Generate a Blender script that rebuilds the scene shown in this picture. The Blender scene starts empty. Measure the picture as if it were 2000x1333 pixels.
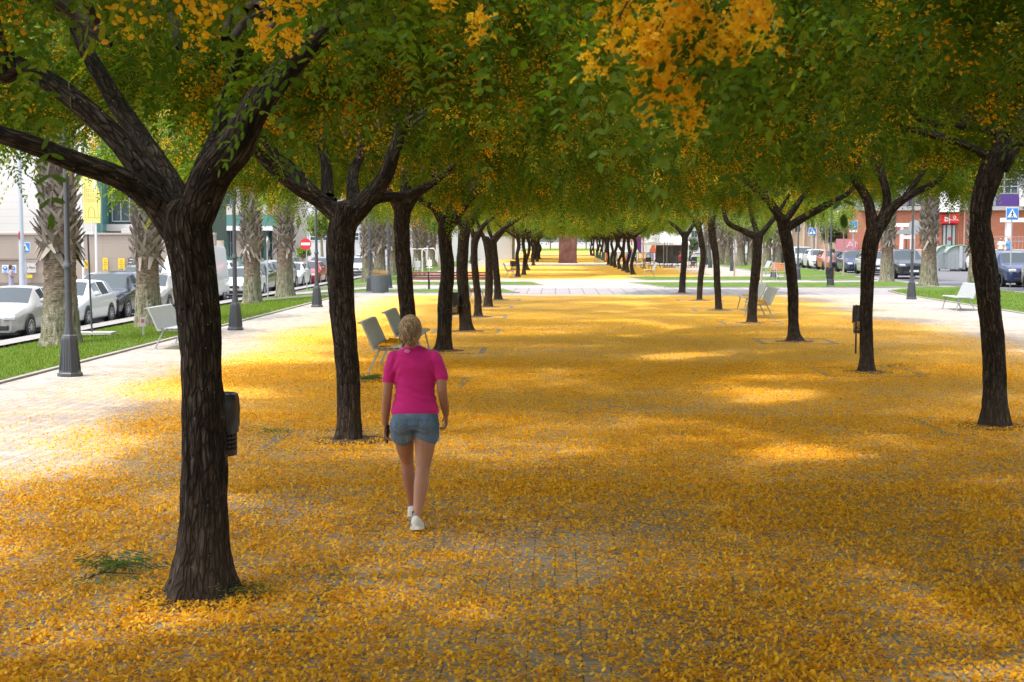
import bpy, math, random
import numpy as np
from mathutils import Vector, Matrix
random.seed(7)
RNG = np.random.default_rng(11)
SC = bpy.context.scene
COL = SC.collection
R = math.radians
# ------------------------------------------------------------------ camera
CAM = Vector((0.0, 0.0, 2.2))
F = 2800.0                      # focal length in pixels of the 2000 px wide photo
PITCH = math.atan(196.5 / F)
YAW = math.atan(85.0 / F)
cam_d = bpy.data.cameras.new('camera')
cam = bpy.data.objects.new('camera', cam_d)
COL.objects.link(cam)
cam.location = CAM
cam.rotation_euler = (math.pi / 2 - PITCH, 0, YAW)
cam_d.sensor_width = 36.0
cam_d.lens = 36.0 * F / 2000.0
cam_d.clip_start = 0.05
cam_d.clip_end = 3000
cam_d.dof.use_dof = True
cam_d.dof.focus_distance = 14.0
cam_d.dof.aperture_fstop = 9.0
SC.camera = cam
CR = cam.rotation_euler.to_matrix()
# ------------------------------------------------------------------ light
SUN_EL, SUN_AZ = R(68), math.atan2(-0.75, -0.5)      # azimuth from +Y towards +X
world = bpy.data.worlds.new('World')
SC.world = world
world.use_nodes = True
wn = world.node_tree
sky = wn.nodes.new('ShaderNodeTexSky')
sky.sky_type = 'NISHITA'
sky.sun_disc = False
sky.sun_elevation = SUN_EL
sky.sun_rotation = SUN_AZ
sky.dust_density = 3.0
sky.air_density = 1.0
hs = wn.nodes.new('ShaderNodeHueSaturation')          # thin bright high cloud: paler than a clear sky
hs.inputs['Saturation'].default_value = 0.45; hs.inputs['Value'].default_value = 1.25
wn.links.new(sky.outputs[0], hs.inputs['Color']); wn.links.new(hs.outputs[0], wn.nodes['Background'].inputs[0])
wn.nodes['Background'].inputs[1].default_value = 0.15
sun_d = bpy.data.lights.new('sun', 'SUN')
sun_d.energy = 1.15
sun_d.angle = R(4.0)
sun_d.color = (1.0, 0.95, 0.87)
sun = bpy.data.objects.new('sun', sun_d)
COL.objects.link(sun)
sd = Vector((math.sin(SUN_AZ) * math.cos(SUN_EL), math.cos(SUN_AZ) * math.cos(SUN_EL), math.sin(SUN_EL)))
sun.rotation_euler = sd.to_track_quat('Z', 'Y').to_euler()
SC.view_settings.view_transform = 'Standard'
SC.view_settings.look = 'None'
SC.view_settings.gamma = 1
SC.view_settings.exposure = 1.5
SC.view_settings.use_curve_mapping = False
SC.cycles.max_bounces = 9
SC.cycles.diffuse_bounces = 6
SC.cycles.transmission_bounces = 6
SC.cycles.glossy_bounces = 2
SC.cycles.sample_clamp_indirect = 6
SC.cycles.caustics_reflective = False
SC.cycles.caustics_refractive = False
SC.cycles.use_denoising = True

def ray(px, py):
    return CR @ Vector(((px - 1000.0) / F, (666.5 - py) / F, -1.0))
def G(px, py, z=0.0):
    """ground point (height z) seen at photo pixel px,py"""
    d = ray(px, py); t = (z - CAM.z) / d.z
    return CAM + d * t
def A(px, py, Y):
    """point seen at photo pixel px,py on the plane of depth Y"""
    d = ray(px, py); t = (Y - CAM.y) / d.y
    return CAM + d * t

# ------------------------------------------------------------------ tagging
def tag(o, label=None, cat=None, group=None, kind=None):
    if label: o['label'] = label
    if cat: o['category'] = cat
    if group: o['group'] = group
    if kind: o['kind'] = kind
    return o
def empty(name, loc=(0, 0, 0), rz=0.0, label=None, cat=None, group=None):
    o = bpy.data.objects.new(name, None)
    COL.objects.link(o)
    o.location = loc; o.rotation_euler = (0, 0, rz)
    o.empty_display_size = 0.2
    return tag(o, label, cat, group)
def copy_tree(o, parent=None):
    c = o.copy(); COL.objects.link(c)
    if parent is not None: c.parent = parent
    for ch in KIDS.get(o.name, []):
        copy_tree(ch, c)
    KIDS.setdefault(c.name, [])
    return c
KIDS = {}
def link(name, me, parent=None, mats=()):
    for m in mats: me.materials.append(m)
    o = bpy.data.objects.new(name, me)
    COL.objects.link(o)
    if parent is not None:
        o.parent = parent
        KIDS.setdefault(parent.name, []).append(o)
    return o
def copy_thing(root, loc, rz=None, label=None, group=None, scale=None):
    r = root.copy(); COL.objects.link(r)
    r.location = loc
    if rz is not None: r.rotation_euler = (0, 0, rz)
    if label: r['label'] = label
    if group: r['group'] = group
    if scale: r.scale = scale if hasattr(scale, '__len__') else (scale,) * 3
    def rec(src, dst):
        for ch in KIDS.get(src.name, []):
            c = ch.copy(); COL.objects.link(c); c.parent = dst
            KIDS.setdefault(dst.name, []).append(c)
            rec(ch, c)
    rec(root, r)
    return r

# ------------------------------------------------------------------ mesh helpers
def np_mesh(name, V, loops, sizes, attr=None, matidx=None, smooth=False):
    """V Nx3, loops flat vertex indices, sizes per face (array) ; attr per-face float"""
    me = bpy.data.meshes.new(name)
    V = np.asarray(V, dtype=np.float32)
    loops = np.asarray(loops, dtype=np.int32).ravel()
    sizes = np.asarray(sizes, dtype=np.int32)
    me.vertices.add(len(V)); me.vertices.foreach_set('co', V.ravel())
    me.loops.add(len(loops)); me.loops.foreach_set('vertex_index', loops)
    starts = np.concatenate([[0], np.cumsum(sizes)[:-1]]).astype(np.int32)
    me.polygons.add(len(sizes)); me.polygons.foreach_set('loop_start', starts)
    if matidx is not None:
        me.polygons.foreach_set('material_index', np.asarray(matidx, dtype=np.int32))
    if smooth:
        me.polygons.foreach_set('use_smooth', np.ones(len(sizes), dtype=bool))
    me.update(calc_edges=True)
    if attr is not None:
        a = me.attributes.new('rnd', 'FLOAT', 'FACE')
        a.data.foreach_set('value', np.asarray(attr, dtype=np.float32))
    return me

class MB:
    """collects simple solids into one mesh"""
    def __init__(s): s.v = []; s.f = []; s.m = []; s.cur = 0
    def mat(s, i): s.cur = i; return s
    def add(s, vs, fs):
        b = len(s.v); s.v += [tuple(v) for v in vs]
        for f in fs: s.f.append(tuple(b + i for i in f)); s.m.append(s.cur)
        return s
    def box(s, c, d, rz=0.0, rx=0.0, ry=0.0, bev=0.0):
        hx, hy, hz = d[0] / 2, d[1] / 2, d[2] / 2
        M = Matrix.Rotation(rz, 3, 'Z') @ Matrix.Rotation(ry, 3, 'Y') @ Matrix.Rotation(rx, 3, 'X')
        c = Vector(c)
        if bev <= 0:
            vs = [c + M @ Vector((x, y, z)) for z in (-hz, hz) for x, y in ((-hx, -hy), (hx, -hy), (hx, hy), (-hx, hy))]
            return s.add(vs, [(0, 3, 2, 1), (4, 5, 6, 7), (0, 1, 5, 4), (1, 2, 6, 5), (2, 3, 7, 6), (3, 0, 4, 7)])
        b = min(bev, hx * .98, hy * .98, hz * .98)
        rings = []
        for z, i in ((-hz, b), (-hz + b, 0), (hz - b, 0), (hz, b)):
            ax, ay = hx - i, hy - i
            k = b if i == 0 else b * .6
            pts = [(-ax + k, -ay), (ax - k, -ay), (ax, -ay + k), (ax, ay - k), (ax - k, ay), (-ax + k, ay), (-ax, ay - k), (-ax, -ay + k)]
            rings.append([c + M @ Vector((x, y, z)) for x, y in pts])
        vs = [p for r in rings for p in r]
        fs = [tuple(range(7, -1, -1)), tuple(range(24, 32))]
        for r in range(3):
            for k in range(8):
                k2 = (k + 1) % 8
                fs.append((r * 8 + k, r * 8 + k2, r * 8 + 8 + k2, r * 8 + 8 + k))
        return s.add(vs, fs)
    def tube(s, pts, rad, n=10, cap=True, sx=1.0):
        pts = [Vector(p) for p in pts]
        if not hasattr(rad, '__len__'): rad = [rad] * len(pts)
        prev = None; vs = []
        for i, p in enumerate(pts):
            d = (pts[min(i + 1, len(pts) - 1)] - pts[max(i - 1, 0)])
            d = d.normalized() if d.length > 1e-9 else Vector((0, 0, 1))
            if prev is None:
                u = d.orthogonal().normalized() if abs(d.z) < .99 else Vector((1, 0, 0))
                u = (u - d * u.dot(d)).normalized()
            else:
                u = (prev - d * prev.dot(d)).normalized()
            w = d.cross(u); prev = u
            for k in range(n):
                a = 2 * math.pi * k / n
                vs.append(p + (u * math.cos(a) * sx + w * math.sin(a)) * rad[i])
        fs = []
        for i in range(len(pts) - 1):
            for k in range(n):
                k2 = (k + 1) % n
                fs.append((i * n + k, i * n + k2, (i + 1) * n + k2, (i + 1) * n + k))
        if cap:
            fs.append(tuple(range(n - 1, -1, -1))); fs.append(tuple((len(pts) - 1) * n + k for k in range(n)))
        return s.add(vs, fs)
    def lathe(s, prof, c=(0, 0, 0), n=16, axis='Z', a0=0.0):
        """prof: list of (radius, height)"""
        c = Vector(c); vs = []
        for r, h in prof:
            for k in range(n):
                a = a0 + 2 * math.pi * k / n
                x, y = r * math.cos(a), r * math.sin(a)
                v = {'Z': (x, y, h), 'X': (h, x, y), 'Y': (x, h, y)}[axis]
                vs.append(c + Vector(v))
        fs = []
        for i in range(len(prof) - 1):
            for k in range(n):
                k2 = (k + 1) % n
                fs.append((i * n + k, i * n + k2, (i + 1) * n + k2, (i + 1) * n + k))
        fs.append(tuple(range(n - 1, -1, -1))); fs.append(tuple((len(prof) - 1) * n + k for k in range(n)))
        return s.add(vs, fs)
    def ell(s, c, r, nu=14, nv=9, rot=None):
        c = Vector(c); vs = []; 
        for j in range(nv + 1):
            t = math.pi * j / nv
            for k in range(nu):
                a = 2 * math.pi * k / nu
                p = Vector((r[0] * math.sin(t) * math.cos(a), r[1] * math.sin(t) * math.sin(a), -r[2] * math.cos(t)))
                if rot is not None: p = rot @ p
                vs.append(c + p)
        fs = []
        for j in range(nv):
            for k in range(nu):
                k2 = (k + 1) % nu
                fs.append((j * nu + k, j * nu + k2, (j + 1) * nu + k2, (j + 1) * nu + k))
        return s.add(vs, fs)
    def prism(s, poly, h0, h1, plane='XZ'):
        """extrude 2D polygon; plane XZ extrudes along Y, XY along Z, YZ along X"""
        n = len(poly); vs = []
        for h in (h0, h1):
            for a, b in poly:
                vs.append({'XZ': (a, h, b), 'XY': (a, b, h), 'YZ': (h, a, b)}[plane])
        fs = [tuple(range(n)), tuple(range(2 * n - 1, n - 1, -1))]
        for k in range(n):
            k2 = (k + 1) % n
            fs.append((k, n + k, n + k2, k2))
        return s.add(vs, fs)
    def build(s, name, mats, parent=None, smooth=False, loc=None):
        if not isinstance(mats, (list, tuple)): mats = [mats]
        me = bpy.data.meshes.new(name)
        me.from_pydata(s.v, [], s.f)
        me.polygons.foreach_set('material_index', s.m)
        if smooth:
            me.polygons.foreach_set('use_smooth', [True] * len(s.f))
            me.set_sharp_from_angle(angle=R(40))
        bm_fix(me)
        o = link(name, me, parent, mats)
        if loc is not None: o.location = loc
        return o
import bmesh
def bm_fix(me):
    bm = bmesh.new(); bm.from_mesh(me)
    lo = [v for v in bm.verts if not v.link_faces]
    if lo: bmesh.ops.delete(bm, geom=lo, context='VERTS')
    bmesh.ops.recalc_face_normals(bm, faces=bm.faces)
    bm.to_mesh(me); bm.free()

# ------------------------------------------------------------------ materials
class N:
    """small node helper"""
    def __init__(s, name):
        s.m = bpy.data.materials.new(name); s.m.use_nodes = True
        s.t = s.m.node_tree; s.b = s.t.nodes['Principled BSDF']; s.o = s.t.nodes['Material Output']
    def n(s, typ, **kw):
        x = s.t.nodes.new(typ)
        for k, v in kw.items(): setattr(x, k, v)
        return x
    def l(s, a, b): s.t.links.new(a, b)
    def inp(s, sock, v):
        if isinstance(v, bpy.types.NodeSocket): s.l(v, sock)
        elif isinstance(v, (tuple, list)) and len(v) == 3 and sock.type == 'RGBA': sock.default_value = (*v, 1)
        else: sock.default_value = v
    def math(s, op, a, b=0.0, c=0.0, clamp=False):
        x = s.n('ShaderNodeMath', operation=op, use_clamp=clamp)
        s.inp(x.inputs[0], a); s.inp(x.inputs[1], b); s.inp(x.inputs[2], c)
        return x.outputs[0]
    def mix(s, f, a, b, mode='MIX'):
        x = s.n('ShaderNodeMix', data_type='RGBA', blend_type=mode)
        s.inp(x.inputs[0], f); s.inp(x.inputs[6], a); s.inp(x.inputs[7], b)
        return x.outputs[2]
    def coord(s, out='Object', scale=(1, 1, 1)):
        tc = s.n('ShaderNodeTexCoord'); mp = s.n('ShaderNodeMapping')
        s.l(tc.outputs[out], mp.inputs[0]); mp.inputs[3].default_value = scale
        return mp.outputs[0]
    def noise(s, vec, scale, detail=3.0, rough=0.55):
        x = s.n('ShaderNodeTexNoise'); s.l(vec, x.inputs['Vector'])
        x.inputs['Scale'].default_value = scale; x.inputs['Detail'].default_value = detail
        x.inputs['Roughness'].default_value = rough
        return x.outputs[0]
    def ramp(s, f, stops):
        x = s.n('ShaderNodeValToRGB'); s.l(f, x.inputs[0])
        e = x.color_ramp.elements
        while len(e) < len(stops): e.new(0.5)
        for i, (p, c) in enumerate(stops):
            e[i].position = p; e[i].color = (*c, 1) if len(c) == 3 else c
        return x.outputs[0]
    def step(s, f, a, b):
        x = s.n('ShaderNodeMapRange'); s.inp(x.inputs[0], f)
        s.inp(x.inputs[1], a); s.inp(x.inputs[2], b); x.clamp = True
        return x.outputs[0]
    def bump(s, h, strength=0.5, dist=0.01):
        x = s.n('ShaderNodeBump'); x.inputs['Strength'].default_value = strength; x.inputs['Distance'].default_value = dist
        s.l(h, x.inputs['Height']); s.l(x.outputs[0], s.b.inputs['Normal'])
        return x
    def set(s, col=None, rough=None, metal=None, spec=None):
        if col is not None: s.inp(s.b.inputs['Base Color'], col)
        if rough is not None: s.inp(s.b.inputs['Roughness'], rough)
        if metal is not None: s.inp(s.b.inputs['Metallic'], metal)
        if spec is not None: s.inp(s.b.inputs['Specular IOR Level'], spec)
        return s
_mc = {}
def simple(name, col, rough=0.6, metal=0.0, var=0.12, scale=6.0, bump=0.0, spec=0.5):
    """a plain surface with slight mottling"""
    if name in _mc: return _mc[name]
    k = N(name); v = k.coord()
    f = k.noise(v, scale, 4)
    c = k.mix(f, tuple(x * (1 - var) for x in col), tuple(min(1, x * (1 + var)) for x in col))
    k.set(c, rough, metal, spec)
    if bump: k.bump(k.noise(v, scale * 8, 3), 0.4, bump)
    _mc[name] = k.m
    return k.m
def leafy(name, stops, trans=0.5, rough=0.5, tint=(1.7, 1.5, 0.6)):
    k = N(name)
    at = k.n('ShaderNodeAttribute', attribute_name='rnd')
    c = k.ramp(at.outputs['Fac'], stops)
    k.set(c, rough, spec=0.35)
    tr = k.n('ShaderNodeBsdfTranslucent')
    c2 = k.mix(0.85, c, tint, 'MULTIPLY')
    k.l(c2, tr.inputs[0])
    mx = k.n('ShaderNodeMixShader'); mx.inputs[0].default_value = trans
    k.l(k.b.outputs[0], mx.inputs[1]); k.l(tr.outputs[0], mx.inputs[2]); k.l(mx.outputs[0], k.o.inputs[0])
    return k.m
M_LEAF = leafy('leaf', [(0, (0.036, 0.100, 0.007)), (0.45, (0.090, 0.190, 0.012)), (0.8, (0.170, 0.265, 0.018)), (1.0, (0.30, 0.31, 0.022))], 0.52, 0.6)
M_FLOWER = leafy('blossom_petal', [(0, (0.90, 0.45, 0.010)), (0.5, (0.96, 0.60, 0.020)), (1, (0.98, 0.72, 0.07))], 0.5, 0.7, (1.15, 1.2, .8))
M_PETAL = leafy('fallen_petal', [(0, (0.40, 0.18, 0.02)), (0.2, (0.72, 0.32, 0.012)), (0.5, (0.92, 0.47, 0.010)), (0.9, (0.97, 0.57, 0.016)), (1, (0.88, 0.60, 0.12))], 0.2, 0.7, (1.2, 1.25, .8))
M_TWIG = simple('twig_bark', (0.045, 0.033, 0.026), 0.9)
def bark(name, dark, light, s=1.0):
    """furrowed bark; texture space runs round and along each trunk or limb (attribute bk)"""
    k = N(name); v2 = k.coord(); at = k.n('ShaderNodeAttribute', attribute_name='bk'); v = at.outputs['Vector']
    a = k.noise(v, 30 * s, 6, .68); b = k.noise(v2, 1.6, 3)
    wv = k.n('ShaderNodeVectorMath', operation='ADD'); k.l(v, wv.inputs[0])
    nz = k.n('ShaderNodeTexNoise'); k.l(v, nz.inputs['Vector']); nz.inputs['Scale'].default_value = 22; nz.inputs['Detail'].default_value = 3
    sc = k.n('ShaderNodeVectorMath', operation='SCALE'); k.l(nz.outputs['Color'], sc.inputs[0]); sc.inputs['Scale'].default_value = .035; k.l(sc.outputs[0], wv.inputs[1])
    vo2 = k.n('ShaderNodeTexVoronoi', feature='DISTANCE_TO_EDGE'); k.l(wv.outputs[0], vo2.inputs[0]); vo2.inputs['Scale'].default_value = 34 * s
    crack = k.step(vo2.outputs['Distance'], .0, .16)
    c = k.ramp(a, [(0.34, tuple(x * .5 for x in dark)), (0.5, dark), (0.66, light)])
    c = k.mix(k.math('MULTIPLY', k.step(b, .5, .75), .35), c, (0.075, 0.045, 0.032))
    c = k.mix(k.math('MULTIPLY', k.math('SUBTRACT', 1.0, crack), .75), c, (0.010, 0.008, 0.007))
    sz = k.n('ShaderNodeSeparateXYZ'); k.l(v2, sz.inputs[0])
    low = k.math('SUBTRACT', 1.0, k.step(k.math('ADD', sz.outputs[2], k.math('MULTIPLY', b, .5)), .35, 1.0))
    c = k.mix(k.math('MULTIPLY', low, .45), c, k.mix(0.5, c, (0.17, 0.125, 0.095)))     # dusty foot
    vo = k.n('ShaderNodeTexVoronoi'); k.l(v2, vo.inputs[0]); vo.inputs['Scale'].default_value = 30
    sp = k.math('MULTIPLY', k.math('LESS_THAN', vo.outputs['Distance'], 0.15), k.math('GREATER_THAN', k.noise(v2, 9, 2), .57))
    c = k.mix(k.math('MULTIPLY', sp, 0.6), c, (0.32, 0.29, 0.25))  # pale specks: lichen, and sun flecks put into the bark colour
    k.set(c, 0.95, spec=0.15)
    k.bump(k.math('ADD', k.math('MULTIPLY', crack, 1.0), k.math('MULTIPLY', a, .8)), 1.0, 0.014)
    return k.m
M_BARK = bark('tree_bark', (0.040, 0.031, 0.025), (0.120, 0.094, 0.076))

# ------------------------------------------------------------------ noise (numpy)
def vnoise(u, v, nu, seed):
    """value noise; u periodic in [0,1) with nu cells, v free"""
    r = np.random.default_rng(seed); T = r.random((nu, 512))
    x = u * nu; xi = np.floor(x).astype(int); fx = x - xi; fx = fx * fx * (3 - 2 * fx)
    yi = np.floor(v).astype(int); fy = v - yi; fy = fy * fy * (3 - 2 * fy)
    a = T[xi % nu, yi % 512]; b = T[(xi + 1) % nu, yi % 512]
    c = T[xi % nu, (yi + 1) % 512]; d = T[(xi + 1) % nu, (yi + 1) % 512]
    return (a * (1 - fx) + b * fx) * (1 - fy) + (c * (1 - fx) + d * fx) * fy
def noise2(x, y, cell, seed):
    return vnoise((x / cell / 64.0) % 1.0, y / cell + 100.0, 64, seed)
def fbm2(x, y, cell, seed, oct=3):
    s = 0; a = 1; t = 0
    for i in range(oct):
        s = s + a * noise2(x, y, cell / 2 ** i, seed + i); t += a; a *= .5
    return s / t
def sstep(a, b, x):
    t = np.clip((x - a) / (b - a), 0, 1); return t * t * (3 - 2 * t)
# ------------------------------------------------------------------ ground
def cover(x, y):
    """how thickly fallen blossom lies on the paving"""
    n1 = fbm2(x, y, 2.6, 31); n2 = fbm2(x, y, 0.7, 51, 2)
    w = (n1 - .5) * 2.0
    fx = sstep(-7.3, -5.2, x + w * .7 - 1.0 * (1 - sstep(17, 26, y)) * sstep(10, 15, y)) * (1 - sstep(8.0, 10.2, x + w))
    # three planted blocks with bare crossings between them
    blk = (1 - sstep(56.5, 58.5, y + w * .3)) + sstep(81, 83, y) * (1 - sstep(125, 127, y)) + sstep(139, 141, y) * (1 - sstep(196, 198, y)) + sstep(212, 214, y)
    c = fx * np.clip(blk, 0, 1)
    body = 0.63 + (n1 - .5) * .5 + (n2 - .5) * .5
    # walked middle of the avenue, thinner close to the camera
    mid = np.exp(-((x - 0.9) / 1.3) ** 2) * (1 - sstep(15, 22, y)) + 0.9 * np.exp(-((x + 4.2) / 1.2) ** 2) * (1 - sstep(12, 17, y))
    body = body + 0.22 * sstep(11, 24, y)
    # rows: deeper below the trees
    c = c * np.clip(body, 0.05, 1.0)
    thin = 0.10 * sstep(-8.6, -6.5, x) * (1 - sstep(10, 12.5, x)) * np.clip(blk, 0.06, 1)
    return np.clip(np.maximum(c, thin * (.4 + n2)), 0, 1)

def cover_tex(x, y):
    return cover(x, y) * (.42 + .58 * sstep(9, 24, y))
def paving_mat():
    k = N('paving'); v = k.coord(); at = k.n('ShaderNodeAttribute', attribute_name='cover')
    rot = k.n('ShaderNodeMapping'); k.l(v, rot.inputs[0]); rot.inputs[2].default_value = (0, 0, math.pi / 2)
    br = k.n('ShaderNodeTexBrick'); k.l(rot.outputs[0], br.inputs[0])
    br.inputs['Scale'].default_value = 1.0; br.inputs['Brick Width'].default_value = 0.20; br.inputs['Row Height'].default_value = 0.145
    br.inputs['Mortar Size'].default_value = 0.005; br.inputs['Mortar Smooth'].default_value = 0.3
    br.inputs['Color1'].default_value = (0.33, 0.30, 0.26, 1); br.inputs['Color2'].default_value = (0.46, 0.42, 0.37, 1)
    br.inputs['Mortar'].default_value = (0.17, 0.145, 0.115, 1)
    sep = k.n('ShaderNodeSeparateXYZ'); k.l(v, sep.inputs[0])
    rid = k.math('ABSOLUTE', k.math('SINE', k.math('MULTIPLY', sep.outputs[1], math.pi / 0.047)))
    ridm = k.step(rid, 0.0, 0.35)
    c = k.mix(k.math('MULTIPLY', k.math('SUBTRACT', 1.0, ridm), 0.45), br.outputs[0], (0.16, 0.14, 0.115))
    # darker and pinkish stones in patches, dirt
    big = k.noise(v, 0.35, 3); c = k.mix(k.step(big, .48, .62), c, k.mix(0.65, c, (0.78, 0.70, 0.76), 'MULTIPLY'))
    c = k.mix(k.math('MULTIPLY', k.step(k.noise(v, 3.0, 5, .7), .5, .8), .35), c, (0.15, 0.12, 0.09))
    # crossing bands of bigger grey slabs
    inb = k.math('MULTIPLY', k.math('GREATER_THAN', sep.outputs[1], 58.6), k.math('LESS_THAN', sep.outputs[1], 66.5))
    gb = k.n('ShaderNodeTexBrick'); k.l(v, gb.inputs[0]); gb.inputs['Scale'].default_value = 1
    gb.inputs['Brick Width'].default_value = .6; gb.inputs['Row Height'].default_value = .6; gb.inputs['Mortar Size'].default_value = .03; gb.offset = 0
    gb.inputs['Color1'].default_value = (0.25, 0.23, 0.24, 1); gb.inputs['Color2'].default_value = (0.31, 0.28, 0.28, 1); gb.inputs['Mortar'].default_value = (0.17, 0.15, 0.15, 1)
    c = k.mix(inb, c, gb.outputs[0])
    paver = c
    # petals trodden into the paving: two sizes of voronoi cell
    def layer(scale, seed, size):
        mp = k.n('ShaderNodeMapping'); k.l(v, mp.inputs[0]); mp.inputs[1].default_value = (seed * 3.1, seed * 1.7, 0)
        w = k.n('ShaderNodeTexVoronoi', voronoi_dimensions='2D'); k.l(mp.outputs[0], w.inputs[0]); w.inputs['Scale'].default_value = scale
        sc = k.n('ShaderNodeSeparateColor'); k.l(w.outputs['Color'], sc.inputs[0])
        on = k.math('MULTIPLY', k.math('LESS_THAN', w.outputs['Distance'], size), k.math('LESS_THAN', sc.outputs[0], at.outputs['Fac']))
        return on, sc.outputs[1], w.outputs['Distance']
    o1, r1, d1 = layer(62, 1, .62); o2, r2, d2 = layer(44, 5, .50); o3, r3, d3 = layer(36, 9, .42)
    cb = k.ramp(r1, [(0, (0.22, 0.10, 0.015)), (.5, (0.60, 0.25, 0.010)), (1, (0.78, 0.34, 0.010))])
    cy = k.ramp(r2, [(0, (0.76, 0.32, 0.008)), (.5, (0.88, 0.43, 0.010)), (1, (0.95, 0.50, 0.014))])
    cz = k.ramp(r3, [(0, (0.86, 0.41, 0.008)), (.6, (0.95, 0.51, 0.014)), (1, (0.96, 0.55, 0.05))])
    c = k.mix(k.math('MULTIPLY', o1, .7), c, cb); c = k.mix(o2, c, cy); c = k.mix(o3, c, cz)
    k.set(c, 0.8, spec=0.25)
    h = k.math('ADD', k.math('MULTIPLY', br.outputs['Fac'], -0.6), k.math('MULTIPLY', ridm, .3))
    h = k.math('ADD', h, k.math('MULTIPLY', o2, 1.0)); h = k.math('ADD', h, k.math('MULTIPLY', o3, 1.4))
    k.bump(h, 0.6, 0.008)
    return k.m
def grid_mesh(name, xs, ys, zf, attr=None):
    X, Y = np.meshgrid(xs, ys); Z = zf(X, Y)
    V = np.stack([X, Y, Z], -1).reshape(-1, 3)
    nx, ny = len(xs), len(ys)
    i = (np.arange(ny - 1)[:, None] * nx + np.arange(nx - 1)[None, :]).ravel()
    q = np.stack([i, i + 1, i + nx + 1, i + nx], 1)
    me = np_mesh(name, V, q, np.full(len(q), 4), smooth=True)
    if attr is not None:
        a = me.attributes.new(attr[0], 'FLOAT', 'POINT'); a.data.foreach_set('value', attr[1](X, Y).astype(np.float32).ravel())
    return me
XL, XR = -8.5, 14.0        # lawn kerbs
ys = np.concatenate([np.arange(-14, 40, .22), np.arange(40, 130, .5), np.arange(130, 420.1, 2.0)])
pl = link('plaza_paving', grid_mesh('plaza_paving', np.arange(XL, XR + .01, .25), ys, lambda X, Y: 0 * X, ('cover', cover_tex)), None, [paving_mat()])
tag(pl, 'ribbed grey paving of the avenue strewn with blossom', kind='structure')
def terrain(x):
    """height of the land outside the plaza"""
    return np.interp(x, [-60, -24, -14.45, -12.9, -8.6, 14.1, 18.8, 60], [-.75, -.72, -.52, -.36, -.01, -.01, .06, .12])
def grass_mat():
    k = N('grass'); v = k.coord()
    c = k.ramp(k.noise(v, 1.1, 5, .7), [(.3, (0.075, 0.15, 0.015)), (.55, (0.13, 0.22, 0.025)), (.75, (0.22, 0.27, 0.055))])
    c = k.mix(k.math('MULTIPLY', k.noise(v, 60, 2), .5), c, (0.05, 0.11, 0.01))
    k.set(c, .85, spec=.2); k.bump(k.noise(v, 90, 3), 1.0, .04)
    return k.m
M_GRASS = grass_mat()
M_ASPH = simple('asphalt', (0.13, 0.13, 0.14), .9, var=.25, scale=14, bump=.004)
M_KERB = simple('kerb_stone', (0.28, 0.25, 0.225), .85, var=.25, scale=5)
def slab_mat(name, col, w=.4):
    k = N(name); v = k.coord(); b = k.n('ShaderNodeTexBrick'); k.l(v, b.inputs[0]); b.offset = .5
    b.inputs['Scale'].default_value = 1; b.inputs['Brick Width'].default_value = w; b.inputs['Row Height'].default_value = w
    b.inputs['Mortar Size'].default_value = .012
    b.inputs['Color1'].default_value = (*[x * .9 for x in col], 1); b.inputs['Color2'].default_value = (*col, 1); b.inputs['Mortar'].default_value = (*[x * .5 for x in col], 1)
    c = k.mix(k.math('MULTIPLY', k.noise(v, 2.5, 4), .35), b.outputs[0], tuple(x * .6 for x in col))
    k.set(c, .85); return k.m
M_SLAB = slab_mat('pavement_slab', (0.30, 0.28, 0.265))
def strip(name, x0, x1, y0, y1, mat, dz=0.0, step=2.0, label=None, kind='structure', cr=0.0):
    xs = np.linspace(x0, x1, max(3, int(abs(x1 - x0) / 1.0) + 1)); yy = np.arange(y0, y1 + step / 2, step)
    me = grid_mesh(name, xs, yy, lambda X, Y: terrain(X) + dz)
    o = link(name, me, None, [mat]); tag(o, label, kind=kind); return o
# base ground reaches the horizon
base = MB().add([(-1500, -200, -1.0), (1500, -200, -1.0), (1500, 2500, -1.0), (-1500, 2500, -1.0)], [(0, 1, 2, 3)])
tag(base.build('ground', simple('ground_earth', (0.25, 0.23, 0.2), .9)), 'ground out to the horizon', kind='structure')
strip('road', -24.0, -14.45, -10, 420, M_ASPH, label='asphalt street left of the avenue')
strip('road', 18.85, 29.0, -10, 420, M_ASPH, label='asphalt street right of the avenue')
strip('pavement', -14.45, -12.9, -10, 420, M_SLAB, .12, label='narrow pavement beside the left street')
strip('pavement', -12.9, XL, -10, 420, M_SLAB, -.012, label='paving under the left lawn strip')
strip('pavement', XR, 18.85, -10, 420, M_SLAB, -.012, label='paving under the right lawn strip')
strip('pavement', -60, -24.0, -10, 420, M_SLAB, .12, label='pavement in front of the left buildings')
strip('pavement', 29.0, 60.0, -10, 420, M_SLAB, .12, label='pavement in front of the right buildings')
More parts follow.
